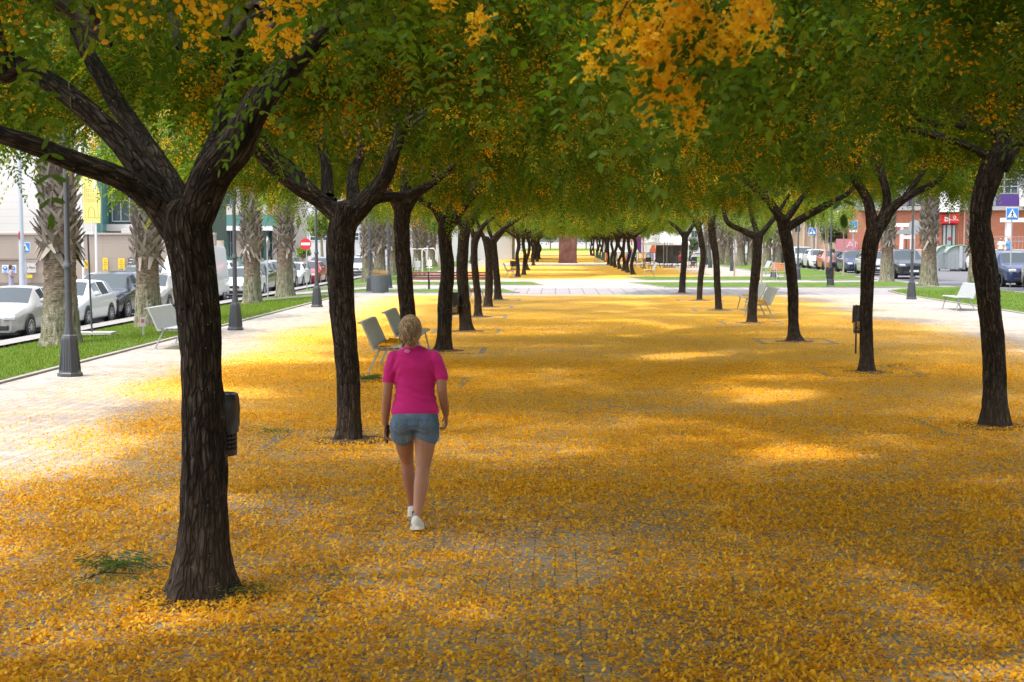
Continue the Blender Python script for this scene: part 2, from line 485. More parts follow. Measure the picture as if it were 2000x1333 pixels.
def lawn(name, pts, label, blades=True):
    """raised lawn polygon pts (x,y) following the terrain, with kerb"""
    bm = bmesh.new()
    vs = [bm.verts.new((x, y, 0)) for x, y in pts]; f = bm.faces.new(vs)
    if f.normal.z < 0: f.normal_flip()
    for ax in (0, 1):
        lo = min(p[ax] for p in pts); hi = max(p[ax] for p in pts); s_ = .7 if ax == 0 else 2.0
        t = lo + s_
        while t < hi:
            n = Vector((1, 0, 0)) if ax == 0 else Vector((0, 1, 0))
            bmesh.ops.bisect_plane(bm, geom=bm.verts[:] + bm.edges[:] + bm.faces[:], plane_co=n * t, plane_no=n); t += s_
    for v in bm.verts: v.co.z = float(terrain(v.co.x)) + .035 + .02 * math.sin(v.co.x * 2.1 + v.co.y * .9)
    me = bpy.data.meshes.new(name); bm.to_mesh(me); bm.free()
    o = link(name, me, None, [M_GRASS]); tag(o, label, kind='structure')
    k = MB(); n = len(pts)
    area = sum(pts[i][0] * pts[(i + 1) % n][1] - pts[(i + 1) % n][0] * pts[i][1] for i in range(n)); sg = 1 if area > 0 else -1
    for i in range(n):
        a = Vector(pts[i]); b = Vector(pts[(i + 1) % n]); d = (b - a); L = d.length; d.normalize()
        nn = Vector((d.y, -d.x)) * sg
        m = max(1, int(L / 1.0))
        for j in range(m):
            p = a + (b - a) * (j / m); q = a + (b - a) * ((j + .985) / m)
            vs = []
            for zz in (-.06, .045):
                for pp in (p, q, q + nn * .11, p + nn * .11):
                    vs.append((pp.x, pp.y, float(terrain(pp.x)) + zz))
            k.add(vs, [(0, 3, 2, 1), (4, 5, 6, 7), (0, 1, 5, 4), (1, 2, 6, 5), (2, 3, 7, 6), (3, 0, 4, 7)])
    tag(k.build('kerb', M_KERB), 'stone kerb round the ' + label, kind='structure')
    return pts
LAWNS = []
LAWNS.append(lawn('lawn', [(-12.85, -10), (-8.62, -10), (-8.62, 54), (-9.0, 57), (-10.0, 58.5), (-12.85, 58.5)], 'green lawn strip between left street and avenue'))
LAWNS.append(lawn('lawn', [(18.8, -10), (18.8, 66), (16.5, 66), (14.6, 63), (14.12, 58), (14.12, -10)], 'green lawn strip between avenue and right street'))
LAWNS.append(lawn('lawn', [(-12.8, 60.2), (-1.6, 60.2), (-2.3, 63.6), (-12.8, 63.6)], 'nearer cross strip of grass left of the crossing'))
LAWNS.append(lawn('lawn', [(-12.8, 70.5), (-.7, 70.5), (-1.3, 75.4), (-12.8, 75.4)], 'farther cross strip of grass left of the crossing'))
LAWNS.append(lawn('lawn', [(3.9, 74.6), (5.2, 67.2), (17.6, 67.2), (17.6, 74.6)], 'nearer cross strip of grass right of the crossing'))
LAWNS.append(lawn('lawn', [(4.2, 86.5), (5.0, 79.5), (17.6, 79.5), (17.6, 86.5)], 'farther cross strip of grass right of the crossing'))
LAWNS.append(lawn('lawn', [(-12.8, 78), (-8.7, 78), (-8.7, 260), (-12.8, 260)], 'distant left lawn strip under the palms'))
LAWNS.append(lawn('lawn', [(14.4, 88), (18.7, 88), (18.7, 260), (14.4, 260)], 'distant right lawn strip under the palms'))
LAWNS.append(lawn('lawn', [(-8, 300), (11, 300), (11, 400), (-8, 400)], 'lawn closing the far end of the avenue'))

# grass blades on the nearer lawns
def blades():
    P = []
    for (x0, x1, y0, y1, n) in ((-12.8, -8.65, 17, 57, 60000), (14.2, 18.7, 35, 62, 22000)):
        p = RNG.random((n, 2)); P.append(np.stack([x0 + p[:, 0] * (x1 - x0), y0 + p[:, 1] ** 1.3 * (y1 - y0)], 1))
    P = np.concatenate(P); n = len(P); z = terrain(P[:, 0]) + .035
    a = RNG.random(n) * 6.283; h = .035 + .05 * RNG.random(n); w = .006 + .006 * RNG.random(n)
    dx, dy = np.cos(a), np.sin(a); lx, ly = RNG.normal(0, .02, n), RNG.normal(0, .02, n)
    v0 = np.stack([P[:, 0] - dx * w, P[:, 1] - dy * w, z], 1); v1 = np.stack([P[:, 0] + dx * w, P[:, 1] + dy * w, z], 1)
    v2 = np.stack([P[:, 0] + lx, P[:, 1] + ly, z + h], 1)
    V = np.stack([v0, v1, v2], 1).reshape(-1, 3)
    return np_mesh('grass', V, np.arange(3 * n), np.full(n, 3), attr=RNG.random(n))
M_BLADE = leafy('grass_blade', [(0, (0.08, 0.15, 0.012)), (.6, (0.15, 0.25, 0.025)), (1, (0.28, 0.32, 0.07))], .4)
tag(link('grass', blades(), None, [M_BLADE]), 'short grass blades of the two lawns', 'grass', kind='stuff')

# tree pits (bare square of soil framed by stone) are added with each tree
M_SOIL = simple('pit_soil', (0.13, 0.075, 0.05), .95, var=.35, scale=9, bump=.02)
M_PITSTONE = simple('pit_edging', (0.27, 0.25, 0.235), .85, var=.3, scale=5, bump=.004)

# ------------------------------------------------------------------ fallen blossom
def scatter():
    P = []
    for y0, y1, dens in ((5.2, 9, 5200), (9, 13, 4200), (13, 18, 2400), (18, 26, 1150), (26, 40, 300)):
        xa, xb = max(XL, -.43 * y1 - 1.2), min(XR - .2, .37 * y1 + 1.2)
        n = int((xb - xa) * (y1 - y0) * dens)
        x = xa + RNG.random(n) * (xb - xa); y = y0 + RNG.random(n) * (y1 - y0)
        ok = (x > -.43 * y - 1.2) & (x < .37 * y + 1.2); x, y = x[ok], y[ok]
        cl = fbm2(x, y, .16, 77, 2)
        c = cover(x, y) * (.35 + 1.3 * cl)
        ok = RNG.random(len(x)) < c ** 1.35 * .85
        P.append(np.stack([x[ok], y[ok]], 1))
    P = np.concatenate(P)
    return P
PP = scatter(); n = len(PP)
a = RNG.random(n) * 6.283; s_ = .0075 + .0065 * RNG.random(n)
tilt = RNG.normal(0, .42, n); roll = RNG.normal(0, .42, n)
u = np.stack([np.cos(a) * np.cos(tilt), np.sin(a) * np.cos(tilt), np.sin(tilt)], 1)
w = np.stack([-np.sin(a) * np.cos(roll), np.cos(a) * np.cos(roll), np.sin(roll)], 1)
c0 = np.stack([PP[:, 0], PP[:, 1], .005 + s_ * (np.abs(np.sin(tilt)) + np.abs(np.sin(roll))) * .8 + .006 * RNG.random(n)], 1)
asp = .6 + .5 * RNG.random(n)
pts = [(-1, -.5), (-.1, -.95), (.9, -.6), (1, .5), (0, .95), (-.9, .55)]
V = np.stack([c0 + (u * px + w * py * asp[:, None]) * s_[:, None] + np.array([0, 0, 1.]) * (abs(px) * .35 * s_)[:, None] for px, py in pts], 1)
print('petals', n)
fall = link('fallen_petals', np_mesh('fallen_petals', V.reshape(-1, 3), np.arange(6 * n), np.full(n, 6), attr=np.clip(RNG.beta(2.2, 1.6, n), 0, 1)), None, [M_PETAL])
tag(fall, 'yellow orange petals fallen thickly over the paving', 'petals', kind='stuff')
# ------------------------------------------------------------------ trees
def catmull(P, Rr, step):
    P = [np.array(p, float) for p in P]; out = []; ro = []
    Pn = [2 * P[0] - P[1]] + P + [2 * P[-1] - P[-2]]
    for i in range(len(P) - 1):
        p0, p1, p2, p3 = Pn[i:i + 4]; L = np.linalg.norm(p2 - p1); m = max(2, int(L / step))
        for j in range(m):
            t = j / m
            out.append(.5 * ((2 * p1) + (-p0 + p2) * t + (2 * p0 - 5 * p1 + 4 * p2 - p3) * t * t + (-p0 + 3 * p1 - 3 * p2 + p3) * t ** 3))
            ro.append(Rr[i] * (1 - t) + Rr[i + 1] * t)
    out.append(P[-1]); ro.append(Rr[-1])
    return np.array(out), np.array(ro)
def bark_tube(P, Rr, n=24, step=.03, amp=.05, seed=0, flare=None):
    """ridged bark tube; flare=(height, factor, lobes) widens the foot"""
    C, r = catmull(P, Rr, step); m = len(C)
    T = np.gradient(C, axis=0); T /= np.linalg.norm(T, axis=1)[:, None] + 1e-9
    s = np.concatenate([[0], np.cumsum(np.linalg.norm(np.diff(C, axis=0), axis=1))])
    u = np.cross(T[0], [0, 1, 0.01]); u /= np.linalg.norm(u); U = []
    for i in range(m):
        u = u - T[i] * u.dot(T[i]); u /= np.linalg.norm(u); U.append(u)
    U = np.array(U); W = np.cross(T, U)
    k = np.arange(n) / n; KU, SS = np.meshgrid(k, s)
    warp = (vnoise(KU, SS / .35, 6, seed + 5) - .5) * .10
    circ = 2 * math.pi * float(np.mean(Rr)); nc = max(8, int(circ / .055))
    a = vnoise((KU + warp) % 1, SS / .5, nc, seed); b = vnoise((KU + warp) % 1, SS / .16, nc * 2, seed + 1)
    rid = 1 - np.abs(2 * a - 1) * 1.0
    d = (rid - .55) * .7 + (b - .5) * .45
    lump = (vnoise(KU, SS / .5, 4, seed + 9) - .5)
    ra = r[:, None] * (.90 + lump * .09) + np.minimum(r[:, None], .12) * d * amp * 4
    if flare:
        h, fct, lobes, ph = flare
        e = np.clip(1 - SS / h, 0, 1) ** 2.4
        ra = ra * (1 + e * fct * (1 + .35 * np.cos(lobes * 2 * math.pi * KU + ph) + .25 * np.cos((lobes - 2) * 2 * math.pi * KU + ph * 2)))
    V = C[:, None, :] + (U[:, None, :] * np.cos(2 * math.pi * KU)[..., None] + W[:, None, :] * np.sin(2 * math.pi * KU)[..., None]) * ra[..., None]
    rm = max(.05, float(np.mean(Rr))); K3 = np.stack([np.cos(2 * math.pi * KU) * rm, np.sin(2 * math.pi * KU) * rm, SS * .22 + seed * .37], -1).reshape(-1, 3); K3 = np.vstack([K3, K3[-1]])
    V = V.reshape(-1, 3)
    i = (np.arange(m - 1)[:, None] * n + np.arange(n)[None, :]); j = (np.arange(m - 1)[:, None] * n + (np.arange(n)[None, :] + 1) % n)
    Q = np.stack([i, j, j + n, i + n], -1).reshape(-1, 4)
    V = np.vstack([V, C[-1] + T[-1] * r[-1] * .5]); tip = len(V) - 1
    last = (m - 1) * n + np.arange(n)
    Tq = np.stack([last, np.roll(last, -1), np.full(n, tip)], 1)
    return V, Q, Tq, K3
def join_tubes(name, tubes):
    Vs, L, S, off = [], [], [], 0
    KK = []
    for V, Q, T, K3 in tubes:
        KK.append(K3)
        Vs.append(V); L.append((Q + off).ravel()); S.append(np.full(len(Q), 4)); L.append((T + off).ravel()); S.append(np.full(len(T), 3)); off += len(V)
    me = np_mesh(name, np.vstack(Vs), np.concatenate(L), np.concatenate(S), smooth=True)
    a = me.attributes.new('bk', 'FLOAT_VECTOR', 'POINT'); a.data.foreach_set('vector', np.vstack(KK).astype(np.float32).ravel())
    return me

LEAFLET6 = np.array([(0, 0), (.28, .46), (.74, .44), (1, 0), (.74, -.44), (.28, -.46)])
LEAFLET4 = np.array([(0, 0), (.55, .5), (1, 0), (.55, -.5)])
def make_leaves(P, D, droop, length, pairs, poly, rng, ll=.045, lw=.019, drop=0.0):
    """pinnate leaves. P base points, D unit directions; returns verts(F,k,3), rnd per face"""
    L = len(P); up = np.array([0, 0, 1.])
    side = np.cross(D, up); side /= np.linalg.norm(side, axis=1)[:, None] + 1e-6
    nrm = np.cross(side, D)
    tw = rng.normal(0, .4, L)
    side, nrm = side * np.cos(tw)[:, None] + nrm * np.sin(tw)[:, None], nrm * np.cos(tw)[:, None] - side * np.sin(tw)[:, None]
    out = []; rn = []; leafr = rng.random(L)
    K = [(t, sg) for t in np.linspace(.18, .93, pairs) for sg in (-1, 1)] + [(1.0, 0)]
    for t, sg in K:
        c = P + D * (length * t)[:, None] - up * (droop * length * t * t)[:, None]
        Dt = D - up * (2 * droop * t)[:, None]; Dt /= np.linalg.norm(Dt, axis=1)[:, None]
        ang = rng.normal(1.05, .14, L) if sg else np.zeros(L)
        ax = Dt * np.cos(ang)[:, None] + side * (sg * np.sin(ang))[:, None] - up * (.18 + rng.normal(0, .12, L))[:, None]
        ax /= np.linalg.norm(ax, axis=1)[:, None]
        wd = np.cross(nrm + rng.normal(0, .16, (L, 3)), ax); wd /= np.linalg.norm(wd, axis=1)[:, None] + 1e-6
        sc = (length / .25) * (.85 + .3 * rng.random(L)) * (1 - .25 * abs(t - .5))
        f = c[:, None, :] + ax[:, None, :] * (poly[None, :, 0:1] * ll * sc[:, None, None]) + wd[:, None, :] * (poly[None, :, 1:2] * lw * sc[:, None, None])
        keep = rng.random(L) > drop
        out.append(f[keep]); rn.append(np.clip(leafr * .9 + rng.random(L) * .25 - .08, 0, 1)[keep])
    return np.concatenate(out), np.concatenate(rn)
def make_flowers(P, rng, n_each=16, spread=.055, size=.0125):
    """loose clusters of small crumpled florets"""
    c = np.repeat(P, n_each, 0) + rng.normal(0, 1, (len(P) * n_each, 3)) * np.array([spread, spread, spread * 1.1])
    out = []; m = len(c); rr = []
    base = np.repeat(rng.random(len(P)) * .5, n_each)
    poly = np.array([(-1, -.45), (-.3, -1), (.8, -.7), (1, .3), (.2, 1), (-.8, .7)])
    for q in range(2):
        a = rng.normal(0, 1, (m, 3)); a /= np.linalg.norm(a, axis=1)[:, None]
        b = np.cross(a, rng.normal(0, 1, (m, 3))); b /= np.linalg.norm(b, axis=1)[:, None]
        s = size * (.6 + .7 * rng.random(m))
        out.append(c[:, None, :] + (a[:, None, :] * poly[None, :, 0:1] + b[:, None, :] * poly[None, :, 1:2] * .8) * s[:, None, None])
        rr.append(np.clip(base + rng.random(m) * .5, 0, 1))
    return np.concatenate(out), np.concatenate(rr)
def faces_mesh(name, Fv, rnd, mat):
    m, k = Fv.shape[:2]
    me = np_mesh(name, Fv.reshape(-1, 3), np.arange(m * k), np.full(m, k), attr=rnd)
    me.materials.append(mat); return me

def crown_shape(rng, RAD, zl0, zl1, ztop, nclus, lobes_seed):
    """cluster points of a flat wide crown, clumped; hole kept free around the fork"""
    pts = []
    while len(pts) < nclus:
        k = nclus * 3
        th = rng.random(k) * 2 * math.pi; rr = np.sqrt(rng.random(k))
        lob = 1 + .13 * np.cos(3 * th + lobes_seed) + .10 * np.cos(5 * th + 2.1 * lobes_seed)
        r = rr * RAD * lob
        x, y = r * np.cos(th), r * np.sin(th)
        zlow = zl0 + (zl1 - zl0) * rr ** 2 + (fbm2(x + 50 * lobes_seed, y, 1.3, 3, 2) - .38) * 1.5
        zhi = zlow + (ztop - zl0) * np.sqrt(np.clip(1 - (rr * .93) ** 2.6, 0, 1))
        f = np.where(rng.random(k) < .50, rng.random(k) * .22, rng.random(k))
        z = zlow + (zhi - zlow) * f
        dens = fbm2(x * 1.0 + z * .7 + 9 * lobes_seed, y + z * .9, .9, 12, 2)
        ok = (dens > .27 + rng.random(k) * .13) & ~(z < zl0 + 1.15 - .45 * np.maximum(r - .5, 0))
        for q in np.nonzero(ok)[0]:
            pts.append((x[q], y[q], z[q]))
            if len(pts) >= nclus: break
    return np.array(pts)
CROWNS = []
def make_crown(seed, nclus, per, pairs, poly, RAD=3.95, zl0=2.95, zl1=2.5, ztop=5.9, ll=.045, lw=.019, nflow=1200, nfl=26):
    rng = np.random.default_rng(seed)
    C = crown_shape(rng, RAD, zl0, zl1, ztop, nclus, seed * 1.3)
    P = np.repeat(C, per, 0); m = len(P)
    hor = P[:, :2] / (np.linalg.norm(P[:, :2], axis=1)[:, None] + 1e-6)
    D = np.concatenate([hor * .55, np.zeros((m, 1))], 1) + rng.normal(0, .75, (m, 3)) * np.array([1, 1, .55])
    D /= np.linalg.norm(D, axis=1)[:, None]
    P = P + D * (rng.random(m) * .12)[:, None]
    # drooping sprays below the skirt of the crown
    low = C[np.argsort(C[:, 2] + rng.normal(0, .25, len(C)))[:len(C) // 3]]; ns = 75; q = low[rng.choice(len(low), ns)]; q = q[np.hypot(q[:, 0], q[:, 1]) > 1.7]; ns = len(q)
    ln = .15 + .45 * rng.random(ns); k7 = 7; tt = np.tile(np.arange(k7) / (k7 - 1), ns); S = np.repeat(q, k7, 0) + np.stack([np.zeros(ns * k7), np.zeros(ns * k7), -tt * np.repeat(ln, k7)], 1)
    az = rng.random(ns * k7) * 6.283; DS = np.stack([np.cos(az) * .75, np.sin(az) * .75, -.25 - .6 * tt], 1); DS /= np.linalg.norm(DS, axis=1)[:, None]
    P = np.concatenate([P, S]); D = np.concatenate([D, DS]); m = len(P)
    Fv, rn = make_leaves(P, D, .15 + .75 * rng.random(m), .20 + .11 * rng.random(m), pairs, poly, rng, ll, lw, .05)
    leaf = faces_mesh('foliage', Fv, rn, M_LEAF)
    # blossom hangs in groups near the skin of the crown
    g = C[rng.choice(len(C), nflow // 6, p=(lambda q: q / q.sum())(np.exp(-(C[:, 2] - C[:, 2].min()) * .55)))]
    fp = np.repeat(g, 6, 0) + rng.normal(0, .12, (len(g) * 6, 3)); fp[:, 2] -= .04
    Ff, rf = make_flowers(fp, rng, nfl)
    flo = faces_mesh('blossom', Ff, rf, M_FLOWER)
    # twigs and inner branches
    mb_t = []
    for i in range(26):
        th = 2 * math.pi * (i + rng.random()) / 26; rr = RAD * (.55 + .4 * rng.random())
        z1 = zl0 + .35 + rng.random() * (ztop - zl0) * .55
        s0 = (.55 * math.cos(th), .55 * math.sin(th), zl0 - .05 + .35 * rng.random())
        mid = (rr * .5 * math.cos(th + .2), rr * .5 * math.sin(th + .2), (s0[2] + z1) / 2 + .15)
        e = (rr * math.cos(th), rr * math.sin(th), z1 - .1)
        mb_t.append(bark_tube([s0, mid, e], [.032, .022, .006], 6, .18, .02, i))
        for q in range(4):
            f = .35 + .6 * rng.random(); b = np.array(mid) * (1 - f) + np.array(e) * f
            a2 = th + rng.normal(0, 1.0); l2 = .5 + .6 * rng.random()
            e2 = b + np.array([math.cos(a2) * l2, math.sin(a2) * l2, rng.normal(-.05, .3)])
            mb_t.append(bark_tube([b, (b + e2) / 2 + [0, 0, .06], e2], [.012, .008, .003], 4, .2, .01, i))
    tw = join_tubes('twig', mb_t); tw.materials.append(M_TWIG)
    return leaf, flo, tw
NEAR = [make_crown(s, 3000, 7, 7, LEAFLET6, ll=.053, lw=.0215, RAD=4.2, zl1=2.92) for s in (1, 2, 3)]
FARC = [make_crown(s, 1900, 7, 4, LEAFLET4, ll=.062, lw=.030, zl1=2.62, nflow=720, nfl=11) for s in (4, 5, 6)]

THIN = [make_crown(s, 2300, 7, 5, LEAFLET4, ll=.055, lw=.024, zl1=2.7, nflow=900, nfl=14) for s in (7, 8)]
TREE_GROUP = {'L': 'tipu trees in the left row', 'R': 'tipu trees in the right row'}
def add_pit(cx, cy, half=.78):
    k = MB(); w = .10
    for dx, dy, sx, sy in ((0, -half, half * 2 + w, w), (0, half, half * 2 + w, w), (-half, 0, w, half * 2 - w), (half, 0, w, half * 2 - w)):
        m = max(1, int(max(sx, sy) / .5))
        for j in range(m):
            if sx > sy: k.box((cx + dx - sx / 2 + sx * (j + .5) / m, cy + dy, -.019), (sx / m - .006, sy, .05))
            else: k.box((cx + dx, cy + dy - sy / 2 + sy * (j + .5) / m, -.019), (sx, sy / m - .006, .05))
    return k
def soil(cx, cy, half, nm):
    xs = np.linspace(cx - half + .05, cx + half - .05, 22); yy = np.linspace(cy - half + .05, cy + half - .05, 22)
    me = grid_mesh('tree_pit', xs, yy, lambda X, Y: -.010 + .045 * np.exp(-(((X - cx) ** 2 + (Y - cy) ** 2) / .12)) + .008 * (fbm2(X, Y, .2, 5) - .5))
    o = link('tree_pit', me, None, [M_SOIL]); tag(o, 'square pit of bare soil round ' + nm, kind='structure'); return o
def big_tree(trunk_px, Y, limbs, label, group, crown, rz, flare=(.55, .62, 5, .4), n=56, step=.022, name='tree', crown_off=(0, 0, 0), sc=1.0, dy=None, pit=True, seed=1, tilt=0.0):
    """trunk_px: [(px,py,width_px)] from the foot up; limbs: list of [(px,py,dY,width_px)] """
    foot = G(trunk_px[0][0], trunk_px[0][1]); Y = foot.y
    t = empty(name, foot, 0, label, 'tree', group)
    dist = Y
    P = [A(x, y, Y) - foot for x, y, w in trunk_px]; P[0].z = -.03
    Rr = [w * dist / F / 2 for x, y, w in trunk_px]
    tubes = [bark_tube([tuple(p) for p in P], Rr, n, step, .055, seed, flare)]
    for li, lm in enumerate(limbs):
        pts = [A(x, y, Y + d) - foot for x, y, d, w in lm]; rr = [.88 * w * (dist + d) / F / 2 for x, y, d, w in lm]
        tubes.append(bark_tube([tuple(p) for p in pts], rr, max(16, n // 2), step * 1.3, .045, seed + 20 + li))
    me = join_tubes('trunk', tubes); link('trunk', me, t, [M_BARK])
    hang_crown(t, crown, (P[-1].x + crown_off[0], P[-1].y + crown_off[1], crown_off[2]), rz, sc, tilt=tilt)
    if pit:
        tag(add_pit(foot.x, foot.y).build('pit_edging', M_PITSTONE), 'stone edging of the pit of the ' + label, kind='structure')
        soil(foot.x, foot.y, .78, 'the ' + label)
    return t
def hang_crown(t, crown, off, rz, sc=1.0, zs=1.0, tilt=0.0):
    for nm, me in zip(('foliage', 'blossom', 'twig'), crown):
        o = bpy.data.objects.new(nm, me); COL.objects.link(o); o.parent = t
        KIDS.setdefault(t.name, []).append(o)
        o.location = off; o.rotation_euler = (Matrix.Rotation(tilt, 3, 'Y') @ Matrix.Rotation(rz, 3, 'Z')).to_euler(); o.scale = (sc, sc, zs)
gL, gR = TREE_GROUP['L'], TREE_GROUP['R']
big_tree([(390, 1162, 118), (394, 1080, 104), (398, 950, 97), (396, 800, 92), (390, 650, 90), (382, 540, 97), (366, 450, 108), (364, 415, 98), (366, 395, 60)], 0,
  [[(345, 455, .0, 70), (300, 395, 0, 62), (238, 350, -.1, 56), (150, 318, -.2, 52), (60, 283, -.3, 47), (-40, 250, -.4, 42), (-200, 190, -.6, 30), (-330, 90, -.7, 12)],
   [(335, 425, .1, 66), (275, 330, .2, 58), (210, 252, .3, 52), (120, 175, .4, 48), (40, 130, .5, 44), (-8, 90, .5, 42), (-30, 0, .5, 34), (-60, -160, .5, 20)],
   [(40, 132, .5, 34), (8, 150, .5, 34), (2, 90, .45, 34), (-12, 30, .4, 30), (-20, -90, .4, 20)],
   [(365, 420, .15, 70), (315, 330, .5, 54), (270, 262, .9, 48), (215, 180, 1.2, 42), (150, 60, 1.5, 34), (120, -60, 1.6, 20)],
   [(375, 410, .2, 66), (395, 330, .7, 44), (425, 262, 1.3, 36), (440, 190, 1.8, 28), (470, 100, 2.2, 16)],
   [(375, 440, 0, 90), (415, 345, -.05, 92), (462, 285, -.1, 88), (492, 220, -.1, 74), (535, 160, 0, 62), (590, 105, .1, 54), (650, 50, .2, 46), (720, -30, .3, 36), (800, -120, .4, 20)]],
  'nearest and thickest tree, dark flared trunk and low spreading limbs at left', gL, NEAR[0], .4, (.62, .5, 5, 1.0), 88, .016, seed=3, tilt=.02, crown_off=(-.15, 0, 0.5))
big_tree([(680, 860, 50), (681, 820, 49), (680, 750, 48), (672, 650, 51), (665, 560, 54), (665, 480, 60), (670, 440, 64), (682, 405, 68)], 0,
  [[(665, 425, 0, 48), (625, 392, 0, 40), (585, 370, -.1, 35), (545, 338, -.2, 31), (505, 300, -.3, 28), (470, 262, -.4, 22), (430, 200, -.5, 12)],
   [(650, 400, .1, 34), (612, 378, .2, 32), (575, 335, .4, 28), (530, 292, .6, 22), (500, 250, .8, 14)],
   [(640, 385, .1, 32), (638, 340, .3, 26), (630, 290, .6, 22), (600, 230, 1, 14)],
   [(680, 430, 0, 56), (722, 385, 0, 46), (752, 345, 0, 40), (768, 300, 0, 34), (790, 240, .1, 26), (820, 160, .2, 14)],
   [(700, 405, .1, 34), (742, 385, .2, 30), (790, 384, .4, 24), (840, 362, .5, 16)],
   [(690, 400, .2, 36), (690, 340, .6, 26), (705, 290, 1.0, 20), (690, 200, 1.4, 10)]],
  'second tree from the camera in the left row, knobbly trunk bulging under its fork', gL, NEAR[1], 1.3, (.4, .42, 5, 2.0), 64, .022, seed=11, tilt=.02, crown_off=(-.1, 0, 0.42))
big_tree([(806, 748, 36), (802, 690, 34), (795, 600, 34), (788, 500, 33), (785, 440, 33), (788, 395, 36)], 0,
  [[(785, 420, 0, 26), (765, 385, 0, 22), (740, 350, .1, 20), (715, 300, .2, 16), (700, 240, .3, 10)],
   [(788, 410, 0, 28), (793, 360, .2, 24), (800, 300, .4, 20), (815, 230, .6, 12)],
   [(790, 415, 0, 26), (815, 380, 0, 20), (850, 355, .1, 17), (890, 320, .2, 11)]],
  'slim straight tree behind the head of the walking woman', gL, NEAR[2], 2.1, (.35, .5, 5, 0), 44, .03, seed=21, tilt=0.02, crown_off=(0, 0, 0.2))
big_tree([(867, 685, 34), (868, 650, 32), (870, 590, 31), (874, 520, 29), (869, 460, 27), (873, 425, 32)], 0,
  [[(870, 450, 0, 22), (850, 410, 0, 19), (828, 395, 0, 16), (800, 370, .1, 12), (780, 330, .2, 8)],
   [(872, 440, 0, 24), (884, 390, .1, 19), (888, 340, .3, 15), (900, 280, .5, 9)],
   [(874, 450, 0, 26), (900, 410, 0, 22), (930, 375, 0, 18), (965, 345, .1, 14), (1000, 310, .2, 8)]],
  'fourth tree of the left row, dark trunk kinked at mid height beyond the grey benches', gL, NEAR[0], 3.0, (.3, .45, 5, .5), 40, .035, seed=31, sc=0.92, tilt=0.01, crown_off=(0, 0, 0.2))
big_tree([(911, 647, 27), (908, 610, 25), (904, 560, 23), (903, 500, 24), (909, 450, 23), (918, 425, 25)], 0,
  [[(905, 450, 0, 18), (890, 415, 0, 14), (880, 380, .1, 10)], [(915, 440, 0, 22), (938, 405, 0, 18), (965, 385, .1, 13), (1000, 372, .2, 8)], [(915, 430, 0, 18), (920, 390, .3, 13), (930, 340, .5, 8)]],
  'fifth tree of the left row, pale flecked reddish bark', gL, THIN[1], 4.0, (.3, .4, 5, 1.5), 32, .04, seed=41, sc=0.9, tilt=0.01, crown_off=(0, 0, 0.2))
big_tree([(934, 619, 18), (933, 580, 16), (928, 530, 15), (927, 480, 14), (934, 455, 16)], 0,
  [[(928, 470, 0, 12), (918, 440, 0, 9), (905, 410, .1, 6)], [(932, 462, 0, 13), (945, 440, 0, 11), (965, 425, .1, 8)]],
  'sixth and thinnest tree of the left row', gL, THIN[0], 5.0, (.25, .4, 5, 2.5), 28, .05, seed=51, crown_off=(0, 0, 0.5), sc=0.9)
big_tree([(953, 600, 18), (955, 560, 17), (955, 510, 15), (952, 480, 16), (948, 465, 17)], 0,
  [[(950, 475, 0, 12), (938, 450, 0, 9), (930, 425, .1, 6)], [(954, 480, 0, 13), (975, 455, 0, 11), (1010, 430, .1, 9), (1042, 412, .2, 6)]],
  'seventh tree of the left row, long limb reaching right', gL, THIN[0], .5, (.3, .5, 5, 3), 28, .05, seed=61, crown_off=(0, 0, 0.5), sc=0.9)
big_tree([(973, 586, 17), (971, 550, 15), (966, 500, 14), (963, 465, 14)], 0,
  [[(963, 470, 0, 10), (955, 450, 0, 8), (950, 425, .1, 5)], [(965, 475, 0, 10), (985, 450, 0, 8), (1000, 435, .1, 5)]],
  'last tree of the left row before the bare crossing', gL, THIN[1], 1.5, (.3, .35, 5, 4), 28, .05, seed=71, crown_off=(0, 0, 0.45), sc=0.9)
# right row
big_tree([(1944, 833, 54), (1943, 770, 48), (1941, 690, 45), (1933, 600, 47), (1924, 520, 50), (1915, 450, 46), (1918, 395, 46), (1935, 340, 50), (1950, 300, 48)], 0,
  [[(1955, 330, 0, 40), (1990, 270, 0, 34), (2030, 215, -.1, 30), (2090, 120, -.2, 24), (2150, 0, -.3, 12)],
   [(1952, 320, .0, 38), (1962, 240, .1, 34), (1972, 180, .1, 30), (2005, 140, .1, 28), (2060, 90, .2, 20), (2100, 20, .3, 12)],
   [(1940, 322, 0, 24), (1915, 298, 0, 21), (1870, 278, 0, 18), (1800, 258, .1, 17), (1752, 245, .1, 15), (1738, 215, .1, 12)],
   [(1955, 262, .1, 22), (1905, 250, .2, 19), (1840, 245, .3, 17), (1790, 228, .4, 15), (1765, 180, .5, 13), (1775, 120, .6, 8)]],
  'nearest tree of the right row, thick trunk bowed to the left', gR, NEAR[2], .9, (.5, .30, 5, .2), 64, .022, seed=81, tilt=-0.03, crown_off=(.2, 0, .62))
